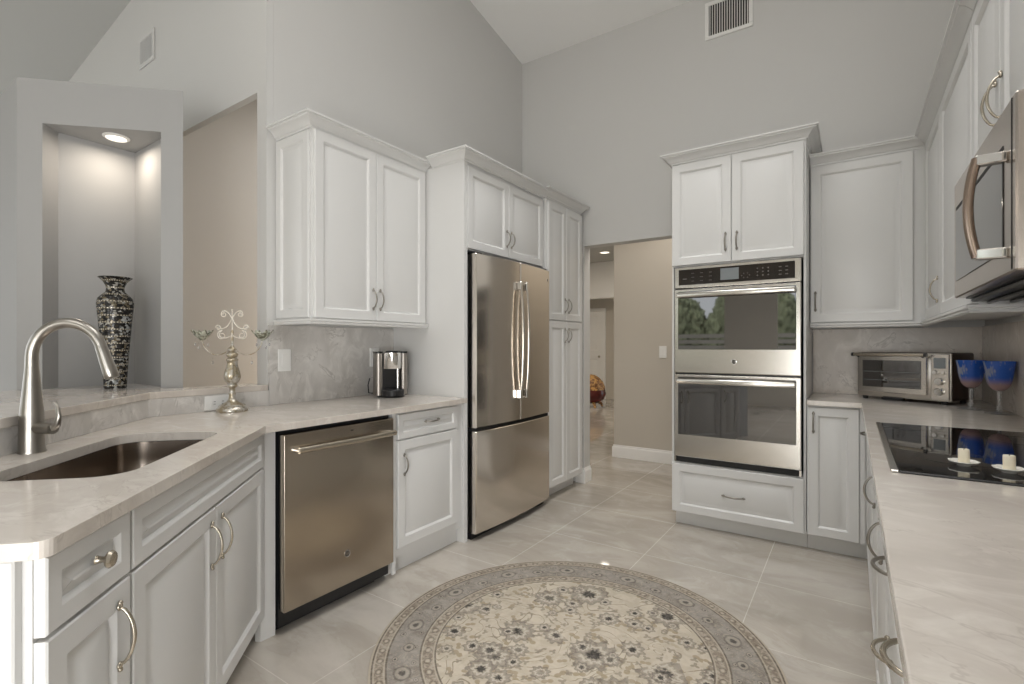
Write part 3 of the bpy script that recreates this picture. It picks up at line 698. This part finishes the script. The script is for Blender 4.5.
# pantry
c = thing('pantry_cabinet', 'tall white pantry cabinet with four doors right of the refrigerator', 'cabinet', (-1.985, 3.400, 0), A90)
box_part(c, 'body', 'cabinet_paint', 0.0, 0.600, 0.0, 0.655, 0.100, 2.40)
box_part(c, 'toe_kick', 'cabinet_paint', 0.0, 0.600, 0.075, 0.655, 0.0, 0.0995)
for x0, x1, hx in ((0.010, 0.300, 0.270), (0.304, 0.594, 0.334)):
    door(c, x0, x1, 1.437, 2.372, hx, 1.560, 0.10, hm='antique_pewter')
    door(c, x0, x1, 0.106, 1.428, hx, 1.315, 0.10, hm='antique_pewter')
MB().sweep([(0.0, 0.30), (0.0, 0.0), (0.600, 0.0), (0.600, 0.30)], CROWN, 2.397).build('crown', 'cabinet_paint', c, 30)

# ------------------------------------------------------------------ back wall: oven tower
YF = 3.480
c = thing('oven_cabinet', 'tall white cabinet housing the double wall oven', 'cabinet', (-1.026, YF, 0), 0); c.scale = (1.031, 1, 1)
cb = MB(); cb.box(0.0, 0.012, 0.0, 0.585, 0.10, 2.46); cb.box(0.762, 0.775, 0.0, 0.585, 0.10, 2.46); cb.box(0.0121, 0.7619, 0.0, 0.585, 1.766, 2.46); cb.box(0.0121, 0.7619, 0.0, 0.585, 0.10, 0.436)
cb.box(0.0121, 0.7619, 0.57, 0.585, 0.436, 1.766); cb.build('body', 'cabinet_paint', c, 0)
box_part(c, 'toe_kick', 'cabinet_paint', 0.010, 0.777, 0.055, 0.58, 0.0, 0.0995)
door(c, 0.003, 0.765, 0.100, 0.428, 0.384, 0.256, 0.115, False, 'drawer', hm='antique_pewter')
door(c, 0.003, 0.370, 1.775, 2.462, 0.338, 1.905, 0.10, hm='antique_pewter')
door(c, 0.374, 0.765, 1.775, 2.462, 0.404, 1.905, 0.10, hm='antique_pewter')
MB().sweep([(0.775, 0.582), (0.775, -0.004), (0.0, -0.004), (0.0, 0.582)][::-1], CROWN, 2.472).build('crown', 'cabinet_paint', c, 30)
# double oven
t = thing('double_oven', 'stainless steel double wall oven with black glass doors', 'oven', (-1.004, YF, 0.440), 0); t.scale = (1.022, 1, 1)
box_part(t, 'oven_body', 'black_plastic', 0.0, 0.735, 0.004, 0.55, 0.001, 1.322)
cp = MB().box(0.0, 0.738, -0.022, 0.003, 1.180, 1.322, bev=0.004).build('control_panel', 'steel_oven', t, 30)
pg = MB().box(0.028, 0.705, -0.0245, -0.0222, 1.200, 1.304, bev=0.001).build('panel_glass', 'panel_glass', cp, 30)
MB().box(0.290, 0.398, -0.0256, -0.0246, 1.217, 1.292).build('display', 'screen_grey', pg, 0)
def btn(*a): MB().box(*a).build('button', 'print_white', pg, 0)
for i in range(3):
    for j in range(3):
        btn(0.50 + i * 0.03, 0.507 + i * 0.03, -0.0252, -0.0246, 1.228 + j * 0.022, 1.234 + j * 0.022)
for x in (0.62, 0.655):
    for j in range(3): btn(x, x + 0.014, -0.0252, -0.0246, 1.226 + j * 0.023, 1.230 + j * 0.023)
for k in range(6): a = k * PI / 3; btn(0.435 + 0.022 * math.cos(a), 0.440 + 0.022 * math.cos(a), -0.0252, -0.0246, 1.235 + 0.015 * math.sin(a), 1.239 + 0.015 * math.sin(a))
for k, x in enumerate((0.11, 0.165, 0.22)):
    for j in range(3): btn(x, x + 0.018, -0.0252, -0.0246, 1.222 + j * 0.026, 1.2245 + j * 0.026)
MB().box(0.055, 0.080, -0.0252, -0.0246, 1.238, 1.243).build('maker_mark', 'print_white', pg, 0)
def oven_door(z0, z1, g0, g1, badge):
    fr = MB().box(0.0, 0.738, -0.030, 0.003, z0, z1, bev=0.005).build('door', 'steel_oven', t, 30)
    gl = MB().box(0.026, 0.712, -0.0325, -0.0302, g0, g1, bev=0.001).build('window', 'oven_glass', fr, 30)
    hz = z1 - 0.040; h = MB().box(0.024, 0.712, -0.080, -0.058, hz - 0.020, hz + 0.014, bev=0.008, seg=3).build('handle', 'steel_oven', fr, 40)
    for x in (0.035, 0.690): MB().box(x, x + 0.016, -0.062, -0.030, hz - 0.014, hz + 0.008, bev=0.002).build('handle_mount', 'chrome', h, 30)
    if badge: emblem(fr, 0.37, -0.030, (z0 + g0) / 2, 0.016)
oven_door(0.608, 1.172, 0.765, 1.155, True)
oven_door(0.040, 0.596, 0.190, 0.580, False)
MB().box(0.012, 0.726, -0.012, 0.003, 0.002, 0.038).build('bottom_vent', 'dark_gap', t, 0)
for x in (0.0, 0.727): MB().box(x, x + 0.011, -0.024, 0.003, 0.002, 0.038).build('vent_end', 'steel_oven', t, 0)

# base cabinet right of the tower (door faces the room) and upper cabinet
c = thing('base_cabinet', 'narrow white base cabinet with one door right of the oven tower', 'cabinet', (-0.2225, YF, 0), 0)
box_part(c, 'body', 'cabinet_paint', 0.0, 0.880, 0.0, 0.585, 0.100, CT - 0.031)
box_part(c, 'toe_kick', 'cabinet_paint', 0.0, 0.36, 0.055, 0.58, 0.0, 0.0995)
box_part(c, 'corner_stile', 'cabinet_paint', 0.262, 0.284, -0.012, 0.0, 0.100, CT - 0.031)
door(c, 0.006, 0.258, 0.104, 0.866, 0.034, 0.775, 0.105, hm='antique_pewter')
c = thing('wall_cabinet', 'white one-door wall cabinet above the toaster oven', 'wall cabinet', (-0.2225, 3.760, 1.372), 0)
box_part(c, 'body', 'cabinet_paint', 0.0, 0.5865, 0.0, 0.305, 0.0, 1.025)
door(c, 0.004, 0.520, 0.006, 1.000, 0.030, 0.140, 0.105, hm='antique_pewter')
MB().sweep([(0.001, 0.0), (0.600, 0.0)], CROWN, 1.012).build('crown', 'cabinet_paint', c, 30)
MB().sweep([(0.001, -0.012), (0.588, -0.012)], RAIL, -0.029).build('light_rail', 'cabinet_paint', c, 30)
# ------------------------------------------------------------------ right wall (local X -> -Y, local Y -> +X)
XU = 0.365
c = thing('wall_cabinet', 'white wall cabinet on the right wall between corner and microwave', 'wall cabinet', (XU, 3.738, 1.372), AM90)
box_part(c, 'body', 'cabinet_paint', 0.0, 1.390, 0.0, 0.292, 0.0, 1.025)
door(c, 0.070, 0.640, 0.006, 1.000, 0.585, 0.130, 0.105)
door(c, 0.646, 1.380, 0.006, 1.000)
MB().sweep([(0.0, 0.0), (1.390, 0.0)], CROWN, 1.012).build('crown', 'cabinet_paint', c, 30)
MB().sweep([(0.012, -0.012), (1.392, -0.012), (1.392, 0.27)], RAIL, -0.029).build('light_rail', 'cabinet_paint', c, 30)
c = thing('wall_cabinet', 'white two-door cabinet above the microwave', 'wall cabinet', (XU, 2.345, 1.800), AM90)
box_part(c, 'body', 'cabinet_paint', 0.0, 0.81, 0.0, 0.292, 0.0, 0.597)
door(c, 0.004, 0.402, 0.006, 0.572, 0.374, 0.120, 0.12)
door(c, 0.408, 0.806, 0.006, 0.572, 0.436, 0.120, 0.12)
MB().sweep([(0.0, 0.0), (0.81, 0.0)], CROWN, 0.584).build('crown', 'cabinet_paint', c, 30)
# microwave
t = thing('microwave', 'stainless steel over-the-range microwave above the cooktop', 'microwave', (0.33, 2.340, 1.392), AM90)
box_part(t, 'body', 'black_plastic', 0.0, 0.80, 0.0, 0.328, 0.0, 0.406)
dr = MB().box(0.0, 0.80, -0.030, 0.0, 0.004, 0.402, bev=0.004).build('door', 'steel_microwave', t, 30)
MB().box(0.040, 0.690, -0.0325, -0.0302, 0.060, 0.300, bev=0.001).build('window', 'microwave_glass', dr, 30)
MB().box(0.040, 0.690, -0.0312, -0.0302, 0.305, 0.315).build('vent_slot', 'dark_gap', dr, 0)
MB().box(0.764, 0.768, -0.0312, -0.0302, 0.01, 0.398).build('door_gap', 'dark_gap', dr, 0)
N = 14; pts = []
for i in range(N + 1): s = -1 + 2 * i / N; pts.append((0.722, -0.082 - 0.016 * (1 - s * s), 0.166 + s * 0.118))
h = MB().tube(pts, 0.013, 14, up=(1, 0, 0), flat=0.8).build('handle', 'copper_trim', dr, 50)
for s in (-1, 1): MB().box(0.708, 0.736, -0.086, -0.030, 0.166 + s * 0.112 - 0.012, 0.166 + s * 0.112 + 0.012, bev=0.003).build('handle_mount', 'chrome', h, 30)
MB().box(0.02, 0.78, 0.01, 0.31, -0.012, -0.0005, bev=0.004).build('vent_grille', 'black_plastic', t, 30)
lv = MB()
for k in range(5): lv.tube([(0.06, 0.05 + k * 0.055, -0.018), (0.74, 0.05 + k * 0.055, -0.018)], 0.006, 8)
lv.build('grille_bars', 'black_plastic', t, 40)

# base cabinets on the right
XD = 0.088
def right_base(y1, y0, label, fronts):
    c = thing('base_cabinet', label, 'cabinet', (XD, y1, 0), AM90); w = y1 - y0
    box_part(c, 'body', 'cabinet_paint', 0.0, w, 0.0, 0.565, 0.100, CT - 0.031)
    box_part(c, 'toe_kick', 'cabinet_paint', 0.0, w, 0.06, 0.56, 0.0, 0.0995)
    for nm, x0, x1, z0, z1, hx, hz, vert, hm in fronts(w):
        d_ = door(c, x0, x1, z0, z1, name=nm)
        if hx is not None: pull(d_, hx, hz, -0.02, 0.10, vert, hm, 1.0)
NK = 'satin_nickel'; PW = 'antique_pewter'
right_base(3.455, 2.602, 'white base cabinet in the far right corner beside the cooktop', lambda w: [('drawer', 0.10, w - .004, 0.730, 0.866, w * .55, 0.800, False, PW), ('door', 0.10, w - .004, 0.105, 0.722, None, 0, True, PW)])
right_base(2.600, 1.592, 'white base cabinet with two doors under the cooktop', lambda w: [('door', 0.004, w / 2 - .002, 0.105, 0.866, w * .5 - .05, 0.725, True, PW), ('door', w / 2 + .002, w - .004, 0.105, 0.866, w - 0.055, 0.71, True, PW)])
right_base(1.590, 0.982, 'white drawer cabinet just this side of the cooktop', lambda w: [('drawer', 0.004, w - .004, 0.690, 0.866, w * .5, 0.775, False, PW), ('drawer', 0.004, w - .004, 0.405, 0.682, w * .5, 0.60, False, NK), ('drawer', 0.004, w - .004, 0.105, 0.397, w * .5, 0.30, False, NK)])
right_base(0.980, 0.270, 'white base cabinet under the near end of the right counter', lambda w: [('drawer', 0.004, w - .004, 0.730, 0.866, 0.11, 0.80, False, NK), ('door', 0.004, w - .004, 0.105, 0.722, 0.06, 0.66, True, NK)])

# cooktop
t = thing('cooktop', 'black glass electric cooktop with a steel edge', 'cooktop', (0.100, 2.570, CT), AM90)
gl = slab(rrect(0.0, 0.96, 0.0, 0.52, 0.008, 3), [], 0.0005, 0.006, 'glass_top', 'cooktop_glass', t, 0.001)
ef = MB(); ef.box(-0.006, 0.966, -0.018, -0.0005, 0.0005, 0.007, bev=0.002); ef.build('front_trim', 'steel_oven', t, 30)
for x in (-0.006, 0.9605): MB().box(x, x + 0.0055, 0.0, 0.52, 0.0005, 0.0062, bev=0.002).build('side_trim', 'black_plastic', t, 30)
for (x, y, r0) in ((0.23, 0.15, 0.085), (0.23, 0.38, 0.10), (0.70, 0.15, 0.10), (0.70, 0.38, 0.085)):
    rg = MB(); rg.loft([[(x + q * math.cos(2 * PI * k / 40), y + q * math.sin(2 * PI * k / 40), zz) for k in range(40)] for q, zz in ((r0, 0.0061), (r0, 0.0064), (r0 - .003, 0.0064), (r0 - .003, 0.0061))], False, False)
    rg.build('burner_ring', 'panel_glass', t, 30)

# candles on saucers
for k, (x, y, lb) in enumerate(((0.246, 1.772, ''), (0.326, 1.735, ''))):
    sc = thing('saucer', 'scalloped white saucer on the cooktop under the %s candle' % ('left' if k == 0 else 'right'), 'saucer', (x, y, CT + 0.0062), 0, 'saucers on the cooktop')
    MB().lathe([(0.0, 0.0), (0.014, 0.0), (0.016, 0.003), (0.026, 0.007), (0.032, 0.011), (0.0315, 0.013), (0.025, 0.0095), (0.014, 0.006), (0.0, 0.006)], 36, flute=9, famp=0.05, frange=(0.007, 0.02)).build('dish', 'porcelain', sc, 50)
    cd = thing('candle', 'short cream pillar candle on the %s saucer on the cooktop' % ('left' if k == 0 else 'right'), 'candle', (x, y, CT + 0.0062 + 0.0063), 0, 'candles on the cooktop')
    MB().lathe([(0.0, 0.0), (0.0115, 0.0), (0.012, 0.001), (0.012, 0.035), (0.011, 0.037), (0.006, 0.0355), (0.0, 0.035)], 24).build('wax', 'wax_cream', cd, 40)
    MB().tube([(0, 0, 0.034), (0.0005, 0, 0.041)], 0.0008, 6).build('wick', 'dark_gap', cd, 40)

# goblets
g = thing('goblet', 'blue glass goblet nearer the toaster oven', 'goblet', (0.505, 3.440, CT), 0, 'blue goblets on the corner counter')
bp = [(0.004, 0.108), (0.018, 0.111), (0.030, 0.119), (0.040, 0.135), (0.047, 0.160), (0.052, 0.195), (0.056, 0.228), (0.060, 0.250), (0.0585, 0.250), (0.0545, 0.228), (0.0505, 0.195), (0.0455, 0.161), (0.0385, 0.137), (0.029, 0.122), (0.017, 0.1145), (0.0, 0.113)]
MB().lathe(bp, 36).build('bowl', 'blue_glass', g, 60)
MB().lathe([(0.0, 0.0), (0.056, 0.0), (0.057, 0.002), (0.040, 0.005), (0.014, 0.009), (0.010, 0.016), (0.013, 0.026), (0.0075, 0.036), (0.006, 0.055), (0.009, 0.072), (0.0065, 0.080), (0.010, 0.090), (0.007, 0.099), (0.010, 0.1075), (0.0, 0.1078)], 28).build('stem', 'clear_glass', g, 60)
g2 = copy_tree(g); g2.location = (0.583, 3.285, CT); g2['label'] = 'blue glass goblet standing in front, nearest the right wall'

# toaster oven, turned in the corner
ta = math.atan2(3.56 - 3.80, 0.445 - 0.03)
t = thing('toaster_oven', 'stainless steel countertop toaster oven in the corner', 'toaster oven', (0.030, 3.800, CT), ta)
TW = 0.479; TD = 0.262
MB().box(0.004, TW - 0.004, 0.012, TD, 0.020, 0.285, bev=0.012, seg=3).build('housing', 'brown_enamel', t, 40)
ff = MB(); ff.box(0.0, TW, 0.0, 0.014, 0.018, 0.283, bev=0.005, seg=2); ff.build('front_frame', 'steel_toaster', t, 40)
dr = MB(); dr.box(0.012, 0.372, -0.014, -0.0005, 0.045, 0.262, bev=0.004); dr = dr.build('door', 'steel_toaster', t, 30)
MB().box(0.038, 0.345, -0.0165, -0.0142, 0.078, 0.238, bev=0.001).build('window', 'oven_glass', dr, 30)
h = MB().tube([(0.0, -0.042, 0.272), (0.375, -0.042, 0.272)], 0.0095, 12).build('handle', 'satin_nickel', dr, 40)
for x in (0.012, 0.352): MB().tube([(x, -0.042, 0.272), (x, -0.008, 0.258)], 0.006, 8).build('handle_mount', 'black_plastic', h, 40)
for x in (-0.004, 0.379): MB().tube([(x - 0.006, -0.042, 0.272), (x + 0.006, -0.042, 0.272)], 0.0115, 12).build('handle_cap', 'black_plastic', h, 40)
rk = MB()
for k in range(2): rk.tube([(0.045, -0.0172, 0.12 + k * 0.05), (0.34, -0.0172, 0.12 + k * 0.05)], 0.0012, 6)
rk.build('rack', 'screen_grey', dr, 40)
MB().box(0.388, 0.472, -0.008, -0.0005, 0.024, 0.278, bev=0.003).build('control_panel', 'steel_toaster', t, 30)
MB().box(0.402, 0.456, -0.0095, -0.0082, 0.200, 0.258).build('display', 'screen_grey', t, 0)
for (x, z, r) in ((0.411, 0.178, 0.0115), (0.449, 0.178, 0.0085), (0.428, 0.128, 0.021), (0.428, 0.072, 0.021)):
    kb = MB(); kb.loft([[(x + q * math.cos(2 * PI * k / 20), -0.008 - hh, z + q * math.sin(2 * PI * k / 20)) for k in range(20)] for q, hh in ((r, 0.0), (r, 0.012), (r * .85, 0.016))])
    kb.build('dial', 'chrome', t, 30)
for x in (0.035, 0.44):
    for y in (0.02, 0.22): MB().lathe([(0.0, 0), (0.014, 0), (0.016, 0.0195), (0.0, 0.0195)], 12, (x, y, 0)).build('foot', 'black_plastic', t, 40)
MB().box(0.14, 0.25, -0.010, 0.02, 0.006, 0.0175).build('crumb_tray', 'black_plastic', t, 0)

# coffee maker
t = thing('coffee_maker', 'black and steel single-serve coffee maker on the left counter', 'coffee maker', (-2.448, 2.215, CT), R(62)); t.scale = (1.08, 1.08, 1.03)
MB().lathe([(0.0, 0), (0.078, 0), (0.080, 0.004), (0.078, 0.012), (0.0, 0.012)], 32, (0, 0, 0)).build('base', 'black_plastic', t, 40)
MB().prism(rrect(-0.062, 0.062, -0.008, 0.075, 0.02), 0.0125, 0.265).build('back_column', 'black_plastic', t, 30)
for s in (-1, 1):
    MB().prism(rrect(s * 0.073 - 0.019, s * 0.073 + 0.019, -0.045, 0.06, 0.015), 0.0125, 0.268).build('side_tank', 'steel_coffee', t, 30)
    MB().prism(rrect(s * 0.073 - 0.020, s * 0.073 + 0.020, -0.046, 0.061, 0.015), 0.2685, 0.280).build('tank_cap', 'black_plastic', t, 30)
MB().lathe([(0.0, 0.175), (0.050, 0.175), (0.052, 0.178), (0.052, 0.272), (0.0, 0.272)], 30, (0, -0.045, 0)).build('brew_head', 'chrome', t, 40)
MB().lathe([(0.0, 0.2725), (0.040, 0.2725), (0.038, 0.284), (0.0, 0.287)], 26, (0, -0.045, 0)).build('lid', 'black_plastic', t, 40)
MB().lathe([(0.0, 0.0), (0.062, 0.0), (0.064, 0.03), (0.055, 0.038), (0.0, 0.038)], 28, (0, -0.060, 0.0125)).build('drip_tray', 'black_plastic', t, 40)
MB().tube([(0.034, -0.035, 0.05), (0.034, -0.035, 0.174)], 0.008, 12).build('water_tube', 'chrome', t, 40)
MB().tube([(-0.03, 0.08, 0.03), (-0.07, 0.105, 0.012), (-0.11, 0.085, 0.02), (-0.115, 0.075, 0.07), (-0.10, 0.10, 0.11)], 0.0035, 8).build('power_cord', 'black_plastic', t, 40)

# ------------------------------------------------------------------ vase in front of the niche
t = thing('vase', 'tall black and silver mosaic vase on the bar ledge before the niche', 'vase', (-3.030, 0.948, 1.018), R(30)); t.scale = (0.77, 0.77, 0.955)
prof = [(0.0, 0.0), (0.058, 0.0), (0.060, 0.006), (0.062, 0.05), (0.070, 0.16), (0.080, 0.27), (0.090, 0.37), (0.096, 0.42), (0.097, 0.445), (0.090, 0.468), (0.070, 0.486), (0.052, 0.500), (0.047, 0.515), (0.050, 0.532), (0.062, 0.552), (0.078, 0.566), (0.090, 0.574), (0.088, 0.577), (0.072, 0.568), (0.050, 0.545), (0.040, 0.515), (0.0, 0.505)]
vb_ = MB().lathe(prof, 48).build('body', 'mosaic_glass', t, 60)
hd = MB().tube([(0.062, -0.062, 0.478), (0.076, -0.076, 0.470), (0.080, -0.080, 0.445), (0.072, -0.074, 0.425)], 0.006, 8).build('lug', 'mosaic_glass', t, 60)

# candelabra: its plane follows the direction (cos, sin) of the camera's right
t = thing('candelabra', 'silver gilt two-branched candelabra with leaf cups on the left counter', 'candelabra', (-2.535, 1.268, CT), R(34)); t.scale = (0.97, 0.97, 0.945)
pr = [(0.0, 0.0), (0.070, 0.0), (0.072, 0.006), (0.071, 0.016), (0.064, 0.022), (0.061, 0.026), (0.056, 0.030), (0.042, 0.042), (0.026, 0.052), (0.018, 0.066), (0.015, 0.085), (0.018, 0.094), (0.014, 0.100), (0.014, 0.122), (0.022, 0.128), (0.025, 0.134), (0.022, 0.140), (0.018, 0.144), (0.031, 0.158), (0.037, 0.178), (0.036, 0.195), (0.029, 0.222), (0.023, 0.245), (0.023, 0.262), (0.027, 0.266), (0.028, 0.272), (0.022, 0.277), (0.018, 0.281), (0.026, 0.289), (0.028, 0.298), (0.022, 0.306), (0.015, 0.310), (0.021, 0.319), (0.021, 0.326), (0.014, 0.334), (0.007, 0.342), (0.0055, 0.40), (0.007, 0.415), (0.004, 0.425), (0.0, 0.43)]
MB().lathe(pr, 48, flute=12, famp=0.05, frange=(0.144, 0.262)).build('stem', 'aged_silver_gilt', t, 60)
bd = MB()
for k in range(36): a = 2 * PI * k / 36; bd.ball((0.0585 * math.cos(a), 0.0585 * math.sin(a), 0.030), 0.004, 6)
bd.build('beading', 'aged_silver_gilt', t, 60)
def spiral(c, r0, r1, a0, turns, n=26): return [(c[0] + (r0 + (r1 - r0) * i / n) * math.cos(a0 + turns * 2 * PI * i / n), 0.0, c[1] + (r0 + (r1 - r0) * i / n) * math.sin(a0 + turns * 2 * PI * i / n)) for i in range(n + 1)]
def bez(p0, p1, p2, p3, n=18):
    return [tuple((1 - u) ** 3 * p0[i] + 3 * (1 - u) ** 2 * u * p1[i] + 3 * (1 - u) * u * u * p2[i] + u ** 3 * p3[i] for i in range(3)) for u in [k / n for k in range(n + 1)]]
for s in (-1, 1):
    ar = MB(); ar.tube(bez((0.01 * s, 0, 0.33), (0.06 * s, 0, 0.27), (0.14 * s, 0, 0.29), (0.155 * s, 0, 0.375)), 0.0026, 8)
    ar = ar.build('arm', 'aged_silver_gilt', t, 60)
    lf = MB()
    for k in range(6):
        a = k * PI / 3 + 0.3; ca, sa = math.cos(a), math.sin(a); cx = 0.155 * s
        rows = []
        for i in range(6):
            u = i / 5; out = 0.008 + 0.042 * u - 0.012 * max(0, u - .8) * 5 * 0; zz = 0.375 + 0.046 * u ** 1.6; wd_ = 0.018 * math.sin(PI * (0.12 + 0.86 * u)) + 0.001
            rows.append([(cx + ca * out - sa * q * wd_, sa * out + ca * q * wd_, zz + abs(q) * 0.006) for q in (-1, -0.5, 0, 0.5, 1)])
        lf.loft(rows, False, False, False)
    lf.lathe([(0.0, 0.368), (0.010, 0.371), (0.014, 0.38), (0.0, 0.384)], 12, (0.155 * s, 0, 0))
    lo_ = lf.build('leaf_cup', 'verdigris_leaf', ar, 60); md = lo_.modifiers.new('thick', 'SOLIDIFY'); md.thickness = 0.0015
    cr = MB()
    for px, pz in ((0.10, 0.255), (0.19, 0.350), (0.125, 0.348), (0.172, 0.335)):
        cr.tube([(px * s, 0, pz + 0.03), (px * s, 0, pz + 0.016)], 0.0005, 4); cr.ball((px * s, 0, pz), 0.006, 8, (0.8, 0.8, 1.6))
    cr.build('crystal_drops', 'clear_glass', ar, 60)
    sc_ = MB()
    sc_.tube(bez((0.0, 0, 0.40), (0.05 * s, 0, 0.36), (0.085 * s, 0, 0.40), (0.05 * s, 0, 0.425)) , 0.0030, 6)
    sc_.tube(spiral((0.052 * s, 0.398), 0.026, 0.008, PI / 2, -s * 1.1), 0.0030, 6)
    sc_.tube(bez((0.0, 0, 0.50), (0.01 * s, 0, 0.44), (0.05 * s, 0, 0.42), (0.08 * s, 0, 0.44)), 0.0030, 6)
    sc_.tube(spiral((0.07 * s, 0.437), 0.016, 0.005, 0 if s > 0 else PI, s * 1.1), 0.0030, 6)
    sc_.tube(bez((0.0, 0, 0.48), (0.015 * s, 0, 0.53), (0.055 * s, 0, 0.54), (0.055 * s, 0, 0.505)), 0.0030, 6)
    sc_.tube(spiral((0.042 * s, 0.508), 0.014, 0.005, 0 if s > 0 else PI, -s * 1.0), 0.0030, 6)
    sc_.build('scrollwork', 'wire_white', t, 60)
fn = MB(); fn.tube([(0, 0, 0.425), (0, 0, 0.525)], 0.0025, 6); fn.ball((0, 0, 0.53), 0.005, 8); fn.build('finial', 'wire_white', t, 60)

# rug
o = MB().lathe([(0.0, 0.0005), (0.790, 0.0005), (0.795, 0.004), (0.795, 0.009), (0.790, 0.0115), (0.0, 0.012)], 128).build('rug', 'rug_wool', smooth=30, loc=(-0.949, 1.821, 0))
tag(o, 'round beige and grey floral rug on the kitchen floor', 'rug')

# lights in the hall and the room behind the passage
area_light('hall_fill', (-1.0, 4.7, 2.95), (0, 0, 0), 0.8, 0.8, 15, (1, 0.93, 0.84))  # unseen panel added to brighten the near hall
area_light('corridor_fill', (-4.2, 7.5, 2.95), (0, 0, 0), 0.8, 0.8, 38, (1, 0.90, 0.76))  # unseen panel added to light the corridor besides its recessed light
area_light('study_lamp', (-3.2, 3.2, 0.9), (R(90), 0, R(60)), 0.8, 0.6, 14, (1, 0.80, 0.60))
area_light('study_fill', (-3.4, 3.4, 3.4), (0, 0, 0), 0.6, 0.6, 22, (1, 0.93, 0.85))  # unseen overhead panel added to brighten the room behind the passage
# garden behind the rear doors, seen in the oven glass
tag(MB().box(-14, 6, -16, -4.65, -0.25, -0.12).build('terrace', 'patio_stone', smooth=0), kind='structure')
mb = MB()
for k in range(46):
    x = -7.5 + k * 0.26 + random.uniform(-.1, .1); h_ = random.uniform(1.9, 3.1)
    mb.ball((x, -8.2 + random.uniform(-.4, .4), h_ * 0.5 - 0.12), 1.0, 10, (random.uniform(.35, .6), random.uniform(.35, .6), h_ * 0.52))
o = mb.build('garden_hedge', 'garden_green', smooth=60); md = o.modifiers.new('fine', 'SUBSURF'); md.levels = md.render_levels = 3
tx_ = bpy.data.textures.new('leaf_noise', 'CLOUDS'); tx_.noise_scale = 0.09
md = o.modifiers.new('leaf', 'DISPLACE'); md.texture = tx_; md.strength = 0.28; md.texture_coords = 'GLOBAL'
tag(o, 'green garden hedge outside the rear doors, mirrored in the upper oven glass', 'hedge', kind='stuff')
t = thing('added_fence', 'low grey slatted fence added before the hedge for stripes mirrored in the upper oven glass', 'fence', (-6.0, -7.0, -0.12))  # fence made up to give the oven glass its striped reflection
sl_ = MB()
for k in range(11): sl_.box(0.0, 7.0, 0.0, 0.025, 0.06 + k * 0.15, 0.06 + k * 0.15 + 0.10)
sl_.build('slat_panel', 'fence_slat', t, 0)
for k in range(5): MB().box(k * 1.72, k * 1.72 + 0.08, 0.026, 0.10, 0.0, 1.75).build('post', 'fence_slat', t, 0)
